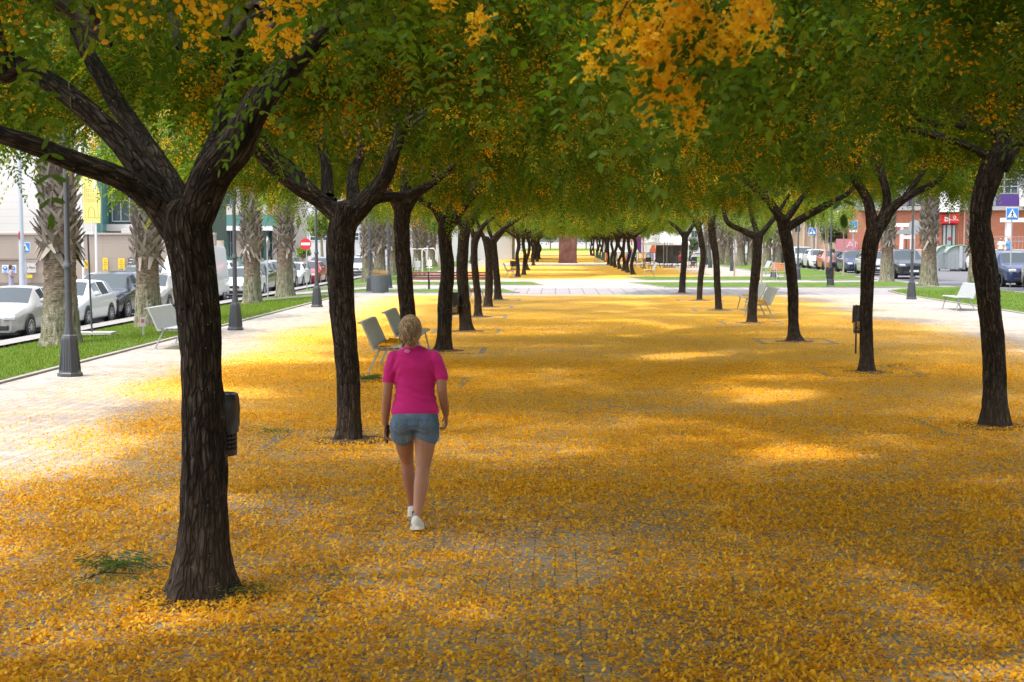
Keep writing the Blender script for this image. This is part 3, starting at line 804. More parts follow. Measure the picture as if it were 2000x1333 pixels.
big_tree([(1693, 727, 32), (1693, 690, 28), (1692, 620, 26), (1694, 540, 28), (1700, 480, 32), (1712, 440, 38)], 0,
  [[(1705, 450, 0, 30), (1695, 395, 0, 25), (1668, 350, 0, 21), (1632, 322, .1, 17), (1600, 300, .2, 11)],
   [(1668, 355, 0, 14), (1655, 325, .1, 12), (1652, 290, .2, 8)],
   [(1716, 440, .1, 26), (1732, 395, .2, 20), (1722, 340, .3, 18), (1708, 300, .4, 14), (1705, 250, .5, 8)],
   [(1718, 445, 0, 30), (1745, 405, 0, 24), (1785, 378, 0, 17), (1830, 355, .1, 14), (1848, 325, .1, 12), (1842, 290, .2, 8)],
   [(1762, 392, 0, 15), (1790, 355, .2, 12), (1812, 318, .3, 9), (1820, 270, .4, 6)]],
  'second tree of the right row, wide fork above the black bin', gR, NEAR[0], 1.9, (.3, .42, 5, 1.2), 48, .03, seed=91, tilt=-0.03, crown_off=(0, 0, 0.45))
big_tree([(1552, 667, 28), (1550, 630, 23), (1548, 560, 22), (1541, 500, 23), (1533, 450, 25), (1530, 425, 28)], 0,
  [[(1535, 445, 0, 24), (1510, 405, 0, 21), (1490, 380, .1, 17), (1478, 350, .2, 12), (1470, 310, .3, 7)],
   [(1538, 445, 0, 22), (1580, 420, 0, 19), (1620, 398, 0, 16), (1655, 378, .1, 12), (1680, 350, .2, 8)],
   [(1535, 430, .1, 18), (1560, 395, .3, 14), (1575, 370, .4, 11), (1565, 330, .5, 7)]],
  'third tree of the right row, flared foot and long straight limb to the right', gR, NEAR[1], 2.9, (.3, .75, 5, 2.2), 44, .035, seed=101, tilt=-0.03, crown_off=(0, 0, 0.35))
big_tree([(1468, 631, 22), (1470, 590, 19), (1476, 530, 20), (1480, 480, 20), (1481, 455, 22)], 0,
  [[(1480, 465, 0, 18), (1450, 450, 0, 14), (1422, 435, 0, 12), (1412, 405, .1, 9), (1405, 370, .2, 6)],
   [(1478, 455, .1, 14), (1468, 420, .2, 11), (1462, 385, .3, 8)],
   [(1484, 460, 0, 16), (1505, 435, 0, 12), (1530, 400, .2, 9), (1560, 350, .3, 6)]],
  'fourth tree of the right row, dark trunk in front of the pair of grey benches', gR, THIN[0], 3.9, (.25, .35, 5, 3.2), 36, .04, seed=111, sc=0.92, tilt=-0.02, crown_off=(0, 0, 0.35))
big_tree([(1404, 606, 15), (1401, 560, 14), (1398, 500, 14), (1391, 460, 15), (1390, 430, 16)], 0,
  [[(1390, 440, 0, 12), (1400, 410, 0, 9), (1420, 380, .1, 6)], [(1390, 435, 0, 12), (1378, 405, .1, 9), (1370, 370, .2, 6)]],
  'fifth tree of the right row, slender trunk leaning left', gR, THIN[0], 4.9, (.25, .25, 5, 1), 28, .05, seed=121, sc=0.9, tilt=-0.02, crown_off=(0, 0, 0.3))
big_tree([(1366, 587, 12), (1368, 550, 12), (1373, 500, 12), (1368, 460, 12), (1362, 435, 14)], 0,
  [[(1363, 445, 0, 10), (1350, 425, 0, 8), (1335, 400, .1, 5)], [(1365, 442, 0, 10), (1385, 415, .1, 8), (1400, 390, .2, 5)]],
  'sixth tree of the right row, thin greyish trunk', gR, THIN[0], .5, (.2, .3, 5, 1), 24, .06, seed=131, crown_off=(0, 0, 0.6), sc=0.9)
big_tree([(1332, 573, 15), (1334, 540, 13), (1337, 490, 13), (1338, 455, 14)], 0,
  [[(1337, 465, 0, 11), (1322, 445, 0, 9), (1300, 430, .1, 6)], [(1340, 462, 0, 11), (1355, 440, 0, 9), (1378, 420, .1, 6)]],
  'last tree of the right row before the bare crossing, wide forked', gR, THIN[0], 2.5, (.25, .35, 5, 1), 24, .06, seed=141, crown_off=(0, 0, 0.55), sc=0.9)

# generic trees: off-frame neighbours and the far blocks
def generic_trunk(seed):
    rng = np.random.default_rng(seed)
    b = rng.normal(0, .07, (5, 2)); top = 2.45 + rng.random() * .25
    P = [(0, 0, -.03), (b[0][0], b[0][1], .6), (b[1][0], b[1][1], 1.3), (b[2][0], b[2][1], 1.9), (b[3][0], b[3][1], top)]
    tb = [bark_tube(P, [.15, .125, .12, .125, .14], 22, .06, .05, seed, (.4, .5, 5, seed))]
    a0 = rng.random() * 6
    for i in range(4):
        a = a0 + i * 1.57 + rng.normal(0, .25); l = 1.0 + rng.random() * .5
        q = lambda f, h: (b[3][0] + math.cos(a) * l * f, b[3][1] + math.sin(a) * l * f, top + h)
        tb.append(bark_tube([q(0, -.2), q(.45, .12), q(1, .5), q(1.5, 1.2), q(2.0, 1.9)], [.10, .085, .065, .045, .02], 14, .08, .04, seed + i + 1))
    me = join_tubes('trunk', tb); me.materials.append(M_BARK); return me
GT = [generic_trunk(200 + i) for i in range(4)]
def gtree(x, y, label, group, i, crown=None, s_=None, s=1.0, grown=None, lift=0.0, shade_crown=False):
    t = empty('tree', (x, y, 0), 0, label, 'tree', group)
    o = bpy.data.objects.new('trunk', GT[i % 4]); COL.objects.link(o); o.parent = t; o.rotation_euler = (0, 0, i * 1.7); o.scale = (s, s, 1)
    hang_crown(t, crown or FARC[i % 3], (0, 0, lift), i * 1.1 + .3, (grown or 1.0))
    if shade_crown: hang_crown(t, FARC[(i + 1) % 3], (.1, .1, lift + shade_crown), i * 2.3, 1.08)  # second crown added out of view to close sun gaps on the paving
    return t
gtree(-2.3, 2.6, 'tree of the left row beside the camera, only its hanging leaves in view', gL, 1, NEAR[1], lift=.5, grown=1.08)
gtree(-2.3, -3.8, 'unseen tree of the left row behind the camera, put there to shade the foreground', gL, 2, grown=1.1, shade_crown=.5, lift=1.1)  # out of view, included for its shade on the near paving
gtree(5.15, 9.9, 'tree of the right row just outside the frame, hanging blossom in view', gR, 3, NEAR[1], lift=.42, grown=1.05, shade_crown=1.3)
gtree(5.15, 2.9, 'tree of the right row beside the camera', gR, 0, NEAR[0], lift=.75, grown=1.08)
gtree(5.15, -3.9, 'unseen tree of the right row behind the camera, put there to shade the foreground', gR, 2, grown=1.1, shade_crown=.5, lift=1.0)  # unseen counterpart on the right, also there for foreground shade
gtree(-2.3, -10.0, 'second unseen tree of the left row behind the camera, put there to shade the foreground', gL, 3)  # unseen, added farther back to thicken the foreground shade
ordn = ['first', 'second', 'third', 'fourth', 'fifth', 'sixth', 'seventh', 'eighth', 'ninth', 'tenth']
far = [('L', 1011, 541), ('L', 1023, 537), ('L', 1031, 528), ('L', 1042, 519), ('L', 1049, 511.5), ('L', 1054, 507),
       ('R', 1237, 536.5), ('R', 1226, 533), ('R', 1218, 529.5), ('R', 1211, 526), ('R', 1202, 523), ('R', 1195, 520), ('R', 1188, 517.5)]
cnt = {'L': 0, 'R': 0}
for i, (sd_, px, py) in enumerate(far):
    g = G(px, py); w = 'left' if sd_ == 'L' else 'right'; k = cnt[sd_]; cnt[sd_] += 1
    gtree(g.x, g.y, '%s tree of the %s row beyond the bare crossing' % (ordn[k], w), 'trees of the %s row beyond the crossing' % w, i, None, .88, lift=.3)
for i in range(9):
    y = 146 + i * 7.5 + (8 if i > 5 else 0)
    gtree(-2.4, y, '%s tree of the left row past the rusty panel' % ordn[i], 'distant trees of the left row', i + 1, None, .9, lift=.3)
    gtree(5.3, y + 2, '%s tree of the right row past the rusty panel' % ordn[i], 'distant trees of the right row', i + 2, None, .9, lift=.3)
# flower spray hanging close to the camera from the tree beside it
def real_florets(P, rng, r=.011):
    """five petalled florets"""
    out = []; rr = []; m = len(P)
    nrm = rng.normal(0, 1, (m, 3)); nrm /= np.linalg.norm(nrm, axis=1)[:, None]
    a = np.cross(nrm, rng.normal(0, 1, (m, 3))); a /= np.linalg.norm(a, axis=1)[:, None]; b = np.cross(nrm, a); base = rng.random(m) * .5
    poly = np.array([(.08, 0), (.5, .36), (.9, .30), (1, 0), (.9, -.30), (.5, -.36)])
    for k in range(5):
        th = k * 1.2566 + rng.normal(0, .15, m); sz = r * rng.uniform(.75, 1.3, m); cup = rng.normal(.25, .35, m)
        d = a * np.cos(th)[:, None] + b * np.sin(th)[:, None]; w = -a * np.sin(th)[:, None] + b * np.cos(th)[:, None]
        lift = nrm * cup[:, None]
        out.append(P[:, None, :] + (d[:, None, :] * poly[None, :, 0:1] + w[:, None, :] * poly[None, :, 1:2] + lift[:, None, :] * poly[None, :, 0:1] ** 2) * sz[:, None, None])
        rr.append(np.clip(base + rng.random(m) * .5, 0, 1))
    return np.concatenate(out), np.concatenate(rr)
rng_ = np.random.default_rng(5); _tw = MB(); _fl = []
for px, py, Y, n, s in ((1285, 20, 3.5, 5, .07), (1350, 45, 3.4, 4, .045), (1240, 15, 3.6, 3, .04), (1340, 125, 3.5, 6, .06), (1285, 120, 3.6, 5, .05), (1295, 185, 3.6, 4, .03), (1335, 235, 3.6, 3, .025), (1478, 60, 3.3, 4, .03), (1165, 35, 3.7, 1, .02), (1430, 120, 3.4, 2, .02), (1250, 160, 3.5, 2, .02), (1190, 150, 3.6, 2, .02), (1060, 25, 3.9, 1, .02), (840, 8, 4.2, 3, .03), (570, 60, 4.5, 5, .05), (530, 100, 4.5, 3, .03), (930, 60, 4.1, 2, .03)):
    c = Vector(A(px, py - 42, Y)); top = c + Vector((.10 + .1 * rng_.random(), .1, .35))
    for q in range(n):
        e = c + Vector(rng_.normal(0, s, 3)); _tw.tube([tuple(top), tuple((top + e) / 2 + Vector(rng_.normal(0, .02, 3))), tuple(e)], [.003, .002, .0012], 4)
        m = 26; P = np.array(e) + rng_.normal(0, 1, (m, 3)) * np.array([.021, .021, .026]); _fl.append(P)
_base = Vector((5.15, 2.9, 0))
Ff, rf = real_florets(np.concatenate(_fl), rng_)
host = [o for o in bpy.data.objects if o.get('label', '').startswith('tree of the right row beside')][0]
link('blossom', faces_mesh('blossom', Ff - np.array(_base), rf, M_FLOWER), host)
o = _tw.build('blossom_stalk', M_TWIG, host); o['kind'] = 'stuff'; o.location = -_base
lp = []
for px, py, Y, n, s in ((1300, 40, 3.6, 26, .2), (1420, 90, 3.4, 22, .15), (1330, 160, 3.6, 12, .10), (1200, 70, 3.7, 20, .2), (1480, 150, 3.4, 8, .06), (600, 130, 4.2, 14, .12), (540, 190, 4.2, 5, .05), (860, 100, 4.3, 12, .15), (1000, 40, 4.2, 14, .2), (700, 40, 4.2, 12, .2), (1080, 20, 4, 5, .1)):
    lp.append(np.array(A(px, py - 25, Y)) + rng_.normal(0, 1, (n, 3)) * s * np.array([1, .7, .6]))
lp = np.concatenate(lp); m = len(lp)
D = rng_.normal(0, 1, (m, 3)) * np.array([1, 1, .5]); D[:, 2] -= .35; D /= np.linalg.norm(D, axis=1)[:, None]
Fv, rn = make_leaves(lp, D, .3 + .6 * rng_.random(m), .17 + .05 * rng_.random(m), 6, LEAFLET6, rng_, .042, .021)
link('foliage', faces_mesh('foliage', Fv - np.array(_base), rn * .8, M_LEAF), host)
# ------------------------------------------------------------------ street furniture
M_METAL = simple('grey_bench_paint', (0.33, 0.35, 0.35), .45, var=.15, scale=9)
M_DARK = simple('dark_grey_paint', (0.055, 0.06, 0.068), .45, var=.2, scale=5)
M_BLACK = simple('black_plastic', (0.012, 0.012, 0.013), .35)
M_WHITE = simple('white_paint', (0.75, 0.75, 0.73), .5)
M_GALV = simple('galvanised_steel', (0.42, 0.44, 0.46), .45, metal=.4)
M_CONC = simple('concrete', (0.42, 0.40, 0.37), .9, var=.2)
M_RUST = simple('foot_rust', (0.10, 0.055, 0.03), .8)
M_LITTER = simple('petal_litter', (0.55, 0.24, 0.012), .9, var=.5, scale=60, bump=.01)

def bench():
    """seat faces +X, long axis Y, near end at y=0 ; metal bench with leaning back and rolled top"""
    t = empty('bench', (0, 0, 0))
    L = 1.8
    prof = [(.02, .40), (.12, .43), (.46, .44), (.50, .425), (.50, .405), (.44, .415), (.13, .405), (.03, .375)]
    MB().prism(prof, 0, L, 'XZ').build('seat', M_METAL, t)
    s = MB()
    for x in (.10, .2, .3, .4): MB().box((x, -.003, .4185), (.06, .004, .012)).build('rail_slot', M_BLACK, t)
    b = [(.0, .375), (.035, .38), (-.155, .80), (-.17, .835), (-.20, .85), (-.255, .845), (-.262, .82), (-.205, .825), (-.185, .80)]
    MB().prism(b, 0, L, 'XZ').build('backrest', M_METAL, t)
    for y in (.12, L - .12):
        m = MB()
        m.tube([(.10, y, .40), (-.09, y, 0.0)], .022, 4); m.box((-.10, y, .006), (.14, .07, .012))
        m.build('leg', M_METAL, t)
        m = MB(); m.tube([(.40, y, .41), (.50, y, 0.0)], .022, 4); m.box((.50, y, .006), (.12, .07, .012))
        m.build('leg', M_METAL, t)
        MB().box((.25, y, .385), (.36, .04, .03)).build('crossbar', M_METAL, t)
    rng = np.random.default_rng(3); n = 2600
    x = .08 + np.abs(rng.normal(0, .12, n)); y = rng.random(n) * (L - .04) + .02; x = np.minimum(x, .47)
    a = rng.random(n) * 6.28; s_ = .012; z = .448 + rng.random(n) * .025 * np.exp(-(x - .06) * 9)
    q = np.stack([np.stack([x + np.cos(a + k) * s_, y + np.sin(a + k) * s_, z + rng.normal(0, .006, n)], 1) for k in (0, 1.6, 3.1, 4.7)], 1)
    lit = link('petal_litter', np_mesh('petal_litter', q.reshape(-1, 3), np.arange(4 * n), np.full(n, 4), attr=rng.random(n) * .7), t, [M_PETAL])
    lit['kind'] = 'stuff'
    return t
B0 = bench()
def place_bench(o, x, y, rz, label, group='grey metal benches'):
    if o is None: B0.location = (x, y, 0); B0.rotation_euler = (0, 0, rz); tag(B0, label, 'bench', group); return B0
    c = copy_thing(B0, (x, y, 0), rz, label, group); c['category'] = 'bench'
    if abs(x) > 7.5:
        for ch in KIDS[c.name]:
            if ch.name.startswith('petal_litter'): bpy.data.objects.remove(ch)
    return c
place_bench(None, -3.02, 23.6, 0, 'grey metal bench nearest the walking woman, petals on its seat')
place_bench(1, -3.02, 26.9, 0, 'grey metal bench just behind the head of the walking woman')
place_bench(1, -8.02, 28.6, 0, 'grey metal bench beside the left lawn kerb, partly behind the thick trunk')
place_bench(1, -3.1, 50.6, 0, 'grey bench seen between the thin trunks of the left row', 'grey metal benches')
place_bench(1, -2.9, 84, 0, 'small grey bench beyond the crossing in the left row')
place_bench(1, 6.05, 42.3, math.pi, 'nearer of the two grey benches under the right row')
place_bench(1, 6.35, 46.4, math.pi, 'farther of the two grey benches under the right row')
place_bench(1, 13.0, 46.8, math.pi, 'pale grey bench at the kerb of the right lawn')
place_bench(1, 5.9, 88, math.pi, 'dark bench beside the first trunk beyond the crossing at right')
place_bench(1, 13.9, 96, math.pi, 'distant grey bench before the right palms')

def lamp():
    t = empty('street_lamp', (0, 0, 0))
    m = MB(); n = 8
    m.lathe([(.20, 0), (.20, .05), (.175, .07), (.125, .62), (.115, .66), (.085, .68), (.075, .78)], n=8, a0=math.pi / 8)
    for k in range(24):
        a = 2 * math.pi * k / 24; r0, r1 = .168, .118
        m.tube([(r0 * math.cos(a) , r0 * math.sin(a), .10), (r1 * math.cos(a), r1 * math.sin(a), .60)], .007, 4)
    m.build('base', M_DARK, t)
    p = MB().lathe([(.07, .78), (.058, .9), (.055, 1.75), (.075, 1.76), (.075, 1.80), (.06, 1.82), (.045, 1.9), (.04, 4.6)], n=14)
    p.build('pole', M_DARK, t, smooth=True)
    h = MB().lathe([(.05, 4.6), (.12, 4.66), (.14, 4.7), (.16, 4.72)], n=12); h.build('collar', M_DARK, t, smooth=True)
    g = MB().lathe([(.15, 4.72), (.22, 4.95), (.24, 5.1)], n=12)
    g.build('lantern', simple('frosted_lantern', (.75, .75, .72), .3), t, smooth=True)
    MB().lathe([(.30, 5.1), (.28, 5.16), (.14, 5.28), (.03, 5.33)], n=16).build('cap', M_DARK, t, smooth=True)
    return t
L0 = lamp(); first = True
for px, py, lab in ((137, 735, 'tall dark lamp post nearest the camera on the left paving'), (460, 645, 'dark lamp post right of the thick trunk at the left kerb'),
                    (619, 600, 'dark lamp post just left of the knobbly second trunk'), (723, 572, 'dark lamp post left of the round planter'), (759, 563, 'dark lamp post right of the round planter'),
                    (1780, 585, 'dark lamp post on the kerb in front of the shop palms'), (1622, 560, 'dark lamp post with a bin at its foot at right'),
                    (1558, 548, 'dark lamp post behind the long limb of the third right tree'), (1510, 544, 'dark lamp post by the wooden armchairs'),
                    (1430, 530, 'dark lamp post on the right lawn before the far palms'), (1387, 524, 'distant dark lamp post right of the cafe tables')):
    g = G(px, py)
    if first: L0.location = g; tag(L0, lab, 'street lamp', 'dark lamp posts along the avenue'); first = False
    else: c = copy_thing(L0, g, None, lab, 'dark lamp posts along the avenue'); c['category'] = 'street lamp'
for i, (x, y, lab) in enumerate(((-8.0, 118, 'far lamp post of the left lawn, first past the planter'), (-8.0, 136, 'far lamp post of the left lawn, second past the planter'), (13.6, 130, 'far lamp post of the right lawn'))):
    c = copy_thing(L0, (x, y, 0), None, lab, 'dark lamp posts along the avenue'); c['category'] = 'street lamp'

def bin_(bagged=True):
    """perforated basket on two thin posts, black bag folded over the rim"""
    t = empty('litter_bin', (0, 0, 0)); R0, z0, z1, n = .155, .42, .90, 26
    m = MB()
    for k in range(n):
        a = 2 * math.pi * k / n
        m.tube([(R0 * math.cos(a), R0 * math.sin(a), z0), (R0 * math.cos(a), R0 * math.sin(a), z1)], .0055, 4)
    for j in range(14):
        z = z0 + (z1 - z0) * j / 13
        m.lathe([(R0 + .004, z - .006), (R0 + .004, z + .006), (R0 - .004, z + .006), (R0 - .004, z - .006), (R0 + .004, z - .006)], n=n)
    m.lathe([(R0 + .006, z0 - .01), (R0 + .006, z0 + .03), (.01, z0 + .03), (.01, z0 - .01)], n=n)
    m.build('basket', M_BLACK, t)
    m = MB(); m.tube([(0, .19, 0), (0, .19, .95)], .018, 8); m.tube([(0, .19, .8), (0, .14, .8)], .012, 6); m.tube([(0, .19, .5), (0, .14, .5)], .012, 6)
    m.build('post', M_BLACK, t)
    rng = np.random.default_rng(9); vs = []; nn = 48; prof = [(.10, .80), (.145, .93), (.172, .945), (.182, .90), (.180, .80), (.172, .70), (.175, .63)]
    for i, (r, z) in enumerate(prof):
        for k in range(nn):
            a = 2 * math.pi * k / nn; w = .008 * math.sin(k * 1.9 + i * .8) + .010 * math.sin(k * .7 + i * 1.3) + rng.normal(0, .003)
            dz = .03 * math.sin(k * .5 + 1) if i == len(prof) - 1 else 0
            vs.append(((r + w) * math.cos(a), (r + w) * math.sin(a), z + dz))
    fs = [(i * nn + k, i * nn + (k + 1) % nn, (i + 1) * nn + (k + 1) % nn, (i + 1) * nn + k) for i in range(len(prof) - 1) for k in range(nn)]
    b = MB().add(vs, fs); 
    mb = simple('bin_bag', (0.012, 0.012, 0.013), .42, spec=.5)
    b.build('bag', mb, t, smooth=True)
    return t
BN = bin_(); first = True
for x, y, lab in ((-2.93, 12.3, 'black basket bin with bag behind the thick nearest trunk'), (5.93, 27.9, 'black bagged bin behind the second right trunk'),
                  (-2.50, 34.6, 'dark bin beside the fourth trunk of the left row'), (12.9, 68, 'small black bin at the foot of a right lamp post'), (-2.6, 88, 'small dark bin beyond the crossing in the left row')):
    if first: BN.location = (x, y, -.07); BN.rotation_euler = (0, 0, 1.5); tag(BN, lab, 'litter bin', 'black litter bins'); first = False
    else: c = copy_thing(BN, (x, y, 0), .4, lab, 'black litter bins'); c['category'] = 'litter bin'

# long red slatted bench of the crossing (seen from behind)
g0 = G(803, 566); g1 = G(974, 566); Lb = g1.x - g0.x
t = empty('long_bench', ((g0.x + g1.x) / 2, g0.y, 0), 0, 'long dark red slatted bench across the left crossing', 'bench')
M_RED = simple('red_brown_wood', (0.20, 0.045, 0.03), .6, var=.3, scale=12)
for k, z in enumerate((.52, .64, .76)): MB().box((0, -.02 - .03 * k, z), (Lb, .03, .085), rx=-.15, bev=.008).build('back_slat', M_RED, t)
for k in range(3): MB().box((0, .10 + .13 * k, .44), (Lb, .11, .035), bev=.008).build('seat_slat', M_RED, t)
for x in (-Lb * .30, Lb * .36):
    m = MB(); m.tube([(x, .0, 0), (x, .0, .42), (x, -.09, .80)], .03, 8); m.tube([(x, .4, 0), (x, .4, .41)], .03, 8); m.box((x, .2, .405), (.05, .42, .03)); m.build('leg', M_BLACK, t)
# planter with dry grass
g = G(741, 572); t = empty('planter', g, 0, 'round grey planter with dry grass by the left lamp posts', 'planter')
m = MB().lathe([(.36, 0), (.38, .03), (.38, .74), (.36, .76), (.32, .76), (.32, .62), (.01, .62)], n=28)
for k in range(28):
    a = 2 * math.pi * k / 28; m.box((.385 * math.cos(a), .385 * math.sin(a), .4), (.012, .02, .66), rz=a)
m.build('pot', simple('planter_grey', (.10, .115, .12), .6), t)
rng = np.random.default_rng(4); n = 1400; a = rng.random(n) * 6.28; r = .28 * np.sqrt(rng.random(n)); l = .15 + .28 * rng.random(n)
b = np.stack([r * np.cos(a), r * np.sin(a), np.full(n, .62)], 1); tip = b + np.stack([np.cos(a) * l * .5, np.sin(a) * l * .5, l * .9], 1)
sd_ = np.stack([-np.sin(a), np.cos(a), 0 * a], 1) * .007
V = np.stack([b - sd_, b + sd_, tip + rng.normal(0, .03, (n, 3))], 1).reshape(-1, 3)
link('dry_grass', np_mesh('dry_grass', V, np.arange(3 * n), np.full(n, 3), attr=rng.random(n)), t, [leafy('dry_grass', [(0, (.30, .19, .10)), (1, (.52, .38, .22))], .3)])
# exercise apparatus
def apparatus(px, py, label, s=1.0):
    g = G(px, py); t = empty('exercise_machine', g, 0, label, 'exercise machine', 'outdoor exercise machines')
    m = MB(); w = .55 * s
    m.tube([(-w, 0, 0), (-w, 0, 1.5), (-w * .7, 0, 1.68), (w * .7, 0, 1.68), (w, 0, 1.5), (w, 0, 1.0)], .035, 8); m.tube([(w, 0, 1.0), (w, .25, .9)], .03, 8)
    m.tube([(-w, .3, 0), (-w, .3, 1.1), (0, .3, 1.1), (0, .3, .0)], .03, 8); m.tube([(-w * .3, .3, 1.1), (-w * .5, .5, .55)], .03, 8)
    m.build('frame', M_WHITE, t, smooth=True)
    MB().box((0, .35, .45), (.38, .34, .05), bev=.02).build('seat', M_WHITE, t)
    MB().box((-.02, .5, .75), (.34, .05, .42), bev=.02).build('backrest', M_WHITE, t)
    MB().tube([(-w * .5, .5, .55), (-w * .5, .2, .3)], .035, 8).build('pedal', M_DARK, t)
    MB().tube([(.0, 0, 1.68), (0, 0, 2.1)], .06, 8).build('post_cap', M_DARK, t)
apparatus(815, 541, 'white tubular exercise machine left of the dark kinked trunk')
apparatus(838, 537, 'white tubular exercise machine half hidden by the dark kinked trunk', .8)
# rusty panel
g = G(1109, 514.3); t = empty('steel_panel', g, 0, 'tall rusty steel panel standing in the middle of the avenue', 'panel')
k = N('rusty_steel'); v = k.coord(); f = k.noise(v, 1.2, 5, .65)
c = k.ramp(f, [(.3, (.075, .03, .022)), (.5, (.15, .06, .04)), (.7, (.22, .125, .095))]); k.set(c, .75, .2)
PW = .88
MB().box((0, 0, 1.55), (PW * 2, .10, 3.1), bev=.01).build('plate', k.m, t)
MB().box((PW - .05, -.07, 1.5), (.08, .05, 2.9)).build('edge_strip', simple('panel_edge', (.12, .05, .04), .7), t)
MB().box((0, 0, .03), (PW * 2 + .1, .3, .06)).build('base_plate', simple('panel_foot', (.06, .03, .025), .8), t)

# bollard-like small posts/markers on lawns, water box
g = G(280, 655, -.05); t = empty('marker_post', (g.x, g.y, -.08), 0, 'small white notice on a short stake in the left lawn', 'notice')
MB().box((0, 0, .12), (.05, .03, .26)).build('stake', M_CONC, t)
MB().box((0, -.02, .34), (.13, .02, .22), bev=.005).build('plate', simple('notice_face', (.55, .48, .45), .6), t)
MB().box((0, -.032, .37), (.08, .004, .09)).build('symbol', simple('notice_red', (.40, .12, .12), .6), t)

# ------------------------------------------------------------------ signs
def text_obj(name, s, size, loc, mat, parent, rx=math.pi / 2, rz=0.0, sx=1.0, depth=.002, align='CENTER'):
    cu = bpy.data.curves.new(name, 'FONT'); cu.body = s; cu.size = size; cu.extrude = depth; cu.align_x = align; cu.align_y = 'CENTER'
    tmp = bpy.data.objects.new('tmp', cu); COL.objects.link(tmp); dg = bpy.context.evaluated_depsgraph_get(); dg.update()
    me = bpy.data.meshes.new_from_object(tmp.evaluated_get(dg)); bpy.data.objects.remove(tmp, do_unlink=True); me.name = name; me.materials.clear(); me.materials.append(mat)
    o = bpy.data.objects.new(name, me); COL.objects.link(o)
    o.parent = parent; o.location = loc; o.rotation_euler = (rx, 0, rz); o.scale = (sx, 1, 1)
    KIDS.setdefault(parent.name, []).append(o); return o
M_SRED = simple('sign_red', (.62, .02, .03), .4, var=.03); M_SBLUE = simple('sign_blue', (.03, .22, .62), .4, var=.03); M_SWHITE = simple('sign_white', (.80, .80, .80), .4, var=.02)
M_SBACK = simple('sign_back', (.40, .41, .42), .4, metal=.3); M_YEL = simple('poster_yellow', (.80, .58, .04), .6, var=.05); M_SBLACK = simple('sign_black', (.01, .01, .01), .5)
# no entry
def no_entry():
    Y = 73.0; p = A(597, 477, Y); z0 = terrain(p.x); t = empty('traffic_sign', (p.x, Y, z0), 0, 'round red no entry sign with a white bar', 'traffic sign')
    h = p.z - z0
    MB().tube([(0.04, .03, 0), (0.04, .03, h + .28)], .03, 8).build('pole', M_GALV, t)
    MB().lathe([(.29, -.012), (.29, .012)], (0, -.02, h), 36, 'Y').build('disc', M_SRED, t)
    MB().box((0, -.038, h), (.46, .006, .13)).build('bar', M_SWHITE, t)
no_entry()
p = A(522, 477, 62.0); z0 = terrain(p.x); t = empty('traffic_sign', (p.x, 62, z0), 0, 'round sign seen edge on between two palms', 'traffic sign')
MB().tube([(0, 0, 0), (0, 0, p.z - z0 + .35)], .03, 8).build('pole', M_GALV, t)
MB().lathe([(.30, -.012), (.30, .012)], (.04, 0, p.z - z0), 32, 'X').build('disc', M_SBACK, t)
def ped_sign(px, py, Y, size, label, kind='ped', hpole=None, zg=.1, lower=False):
    p = A(px, py, Y); t = empty('traffic_sign', (p.x, Y, zg), 0, label, 'traffic sign'); h = p.z - zg; s = size / 2
    MB().tube([(0, .05, 0), (0, .05, h + s)], .035, 8).build('pole', M_GALV, t)
    MB().box((0, 0, h), (size, .02, size), bev=.01).build('plate', M_SWHITE, t)
    MB().box((0, -.014, h), (size * .93, .008, size * .93), bev=.003).build('field', M_SBLUE, t)
    if kind == 'ped':
        MB().prism([(-s * .78, h - s * .62), (s * .78, h - s * .62), (0, h + s * .82)], -.026, -.019).build('triangle', M_SWHITE, t)
        m = MB(); y = -.031
        f = lambda a, b, r=.05: m.tube([(a[0] * s, y, h + a[1] * s), (b[0] * s, y, h + b[1] * s)], r * s, 6)
        m.lathe([(.09 * s, -.002), (.09 * s, .002)], (0.02 * s, y, h + .36 * s), 14, 'Y')
        f((0, .25), (0, -.1), .085); f((0, -.1), (-.18, -.5)); f((0, -.1), (.2, -.5)); f((0, .2), (-.2, -.02), .04); f((0, .2), (.2, .02), .04)
        for k in range(6): m.box((s * (-.5 + .2 * k), y, h - s * .57), (s * .07, .004, s * .09))
        m.build('walking_figure', M_SBLACK, t)
    else:
        m = MB(); y = -.026; pts = [(math.cos(a) * .34 * s - .08 * s, y, h - .22 * s + math.sin(a) * .34 * s) for a in np.linspace(-4.2, .3, 14)]
        m.tube(pts, .06 * s, 6); m.tube([(-.12 * s, y, h + .45 * s), (-.08 * s, y, h + .0 * s), (.25 * s, y, h), (.42 * s, y, h - .45 * s), (.6 * s, y, h - .42 * s)], .07 * s, 6)
        m.tube([(-.1 * s, y, h + .2 * s), (.2 * s, y, h + .2 * s)], .05 * s, 6); m.lathe([(.11 * s, -.002), (.11 * s, .002)], (-.12 * s, y, h + .62 * s), 12, 'Y')
        m.build('wheelchair_figure', M_SWHITE, t)
    if lower: MB().box((0, 0, h - s - .12), (size * .9, .02, .16), bev=.005).build('lower_plate', M_SWHITE, t)
ped_sign(1977, 418, 66, .56, 'blue pedestrian crossing sign on a pole in front of the brick building')
ped_sign(1587, 453, 108, .58, 'small distant blue pedestrian crossing sign above the silver car')
ped_sign(1667, 440, 98, .56, 'blue wheelchair parking sign above the dark blue car', 'chair', lower=True)
ped_sign(49, 484, 70, .5, 'small blue crossing sign on the street lamp pole at far left', zg=-.6)
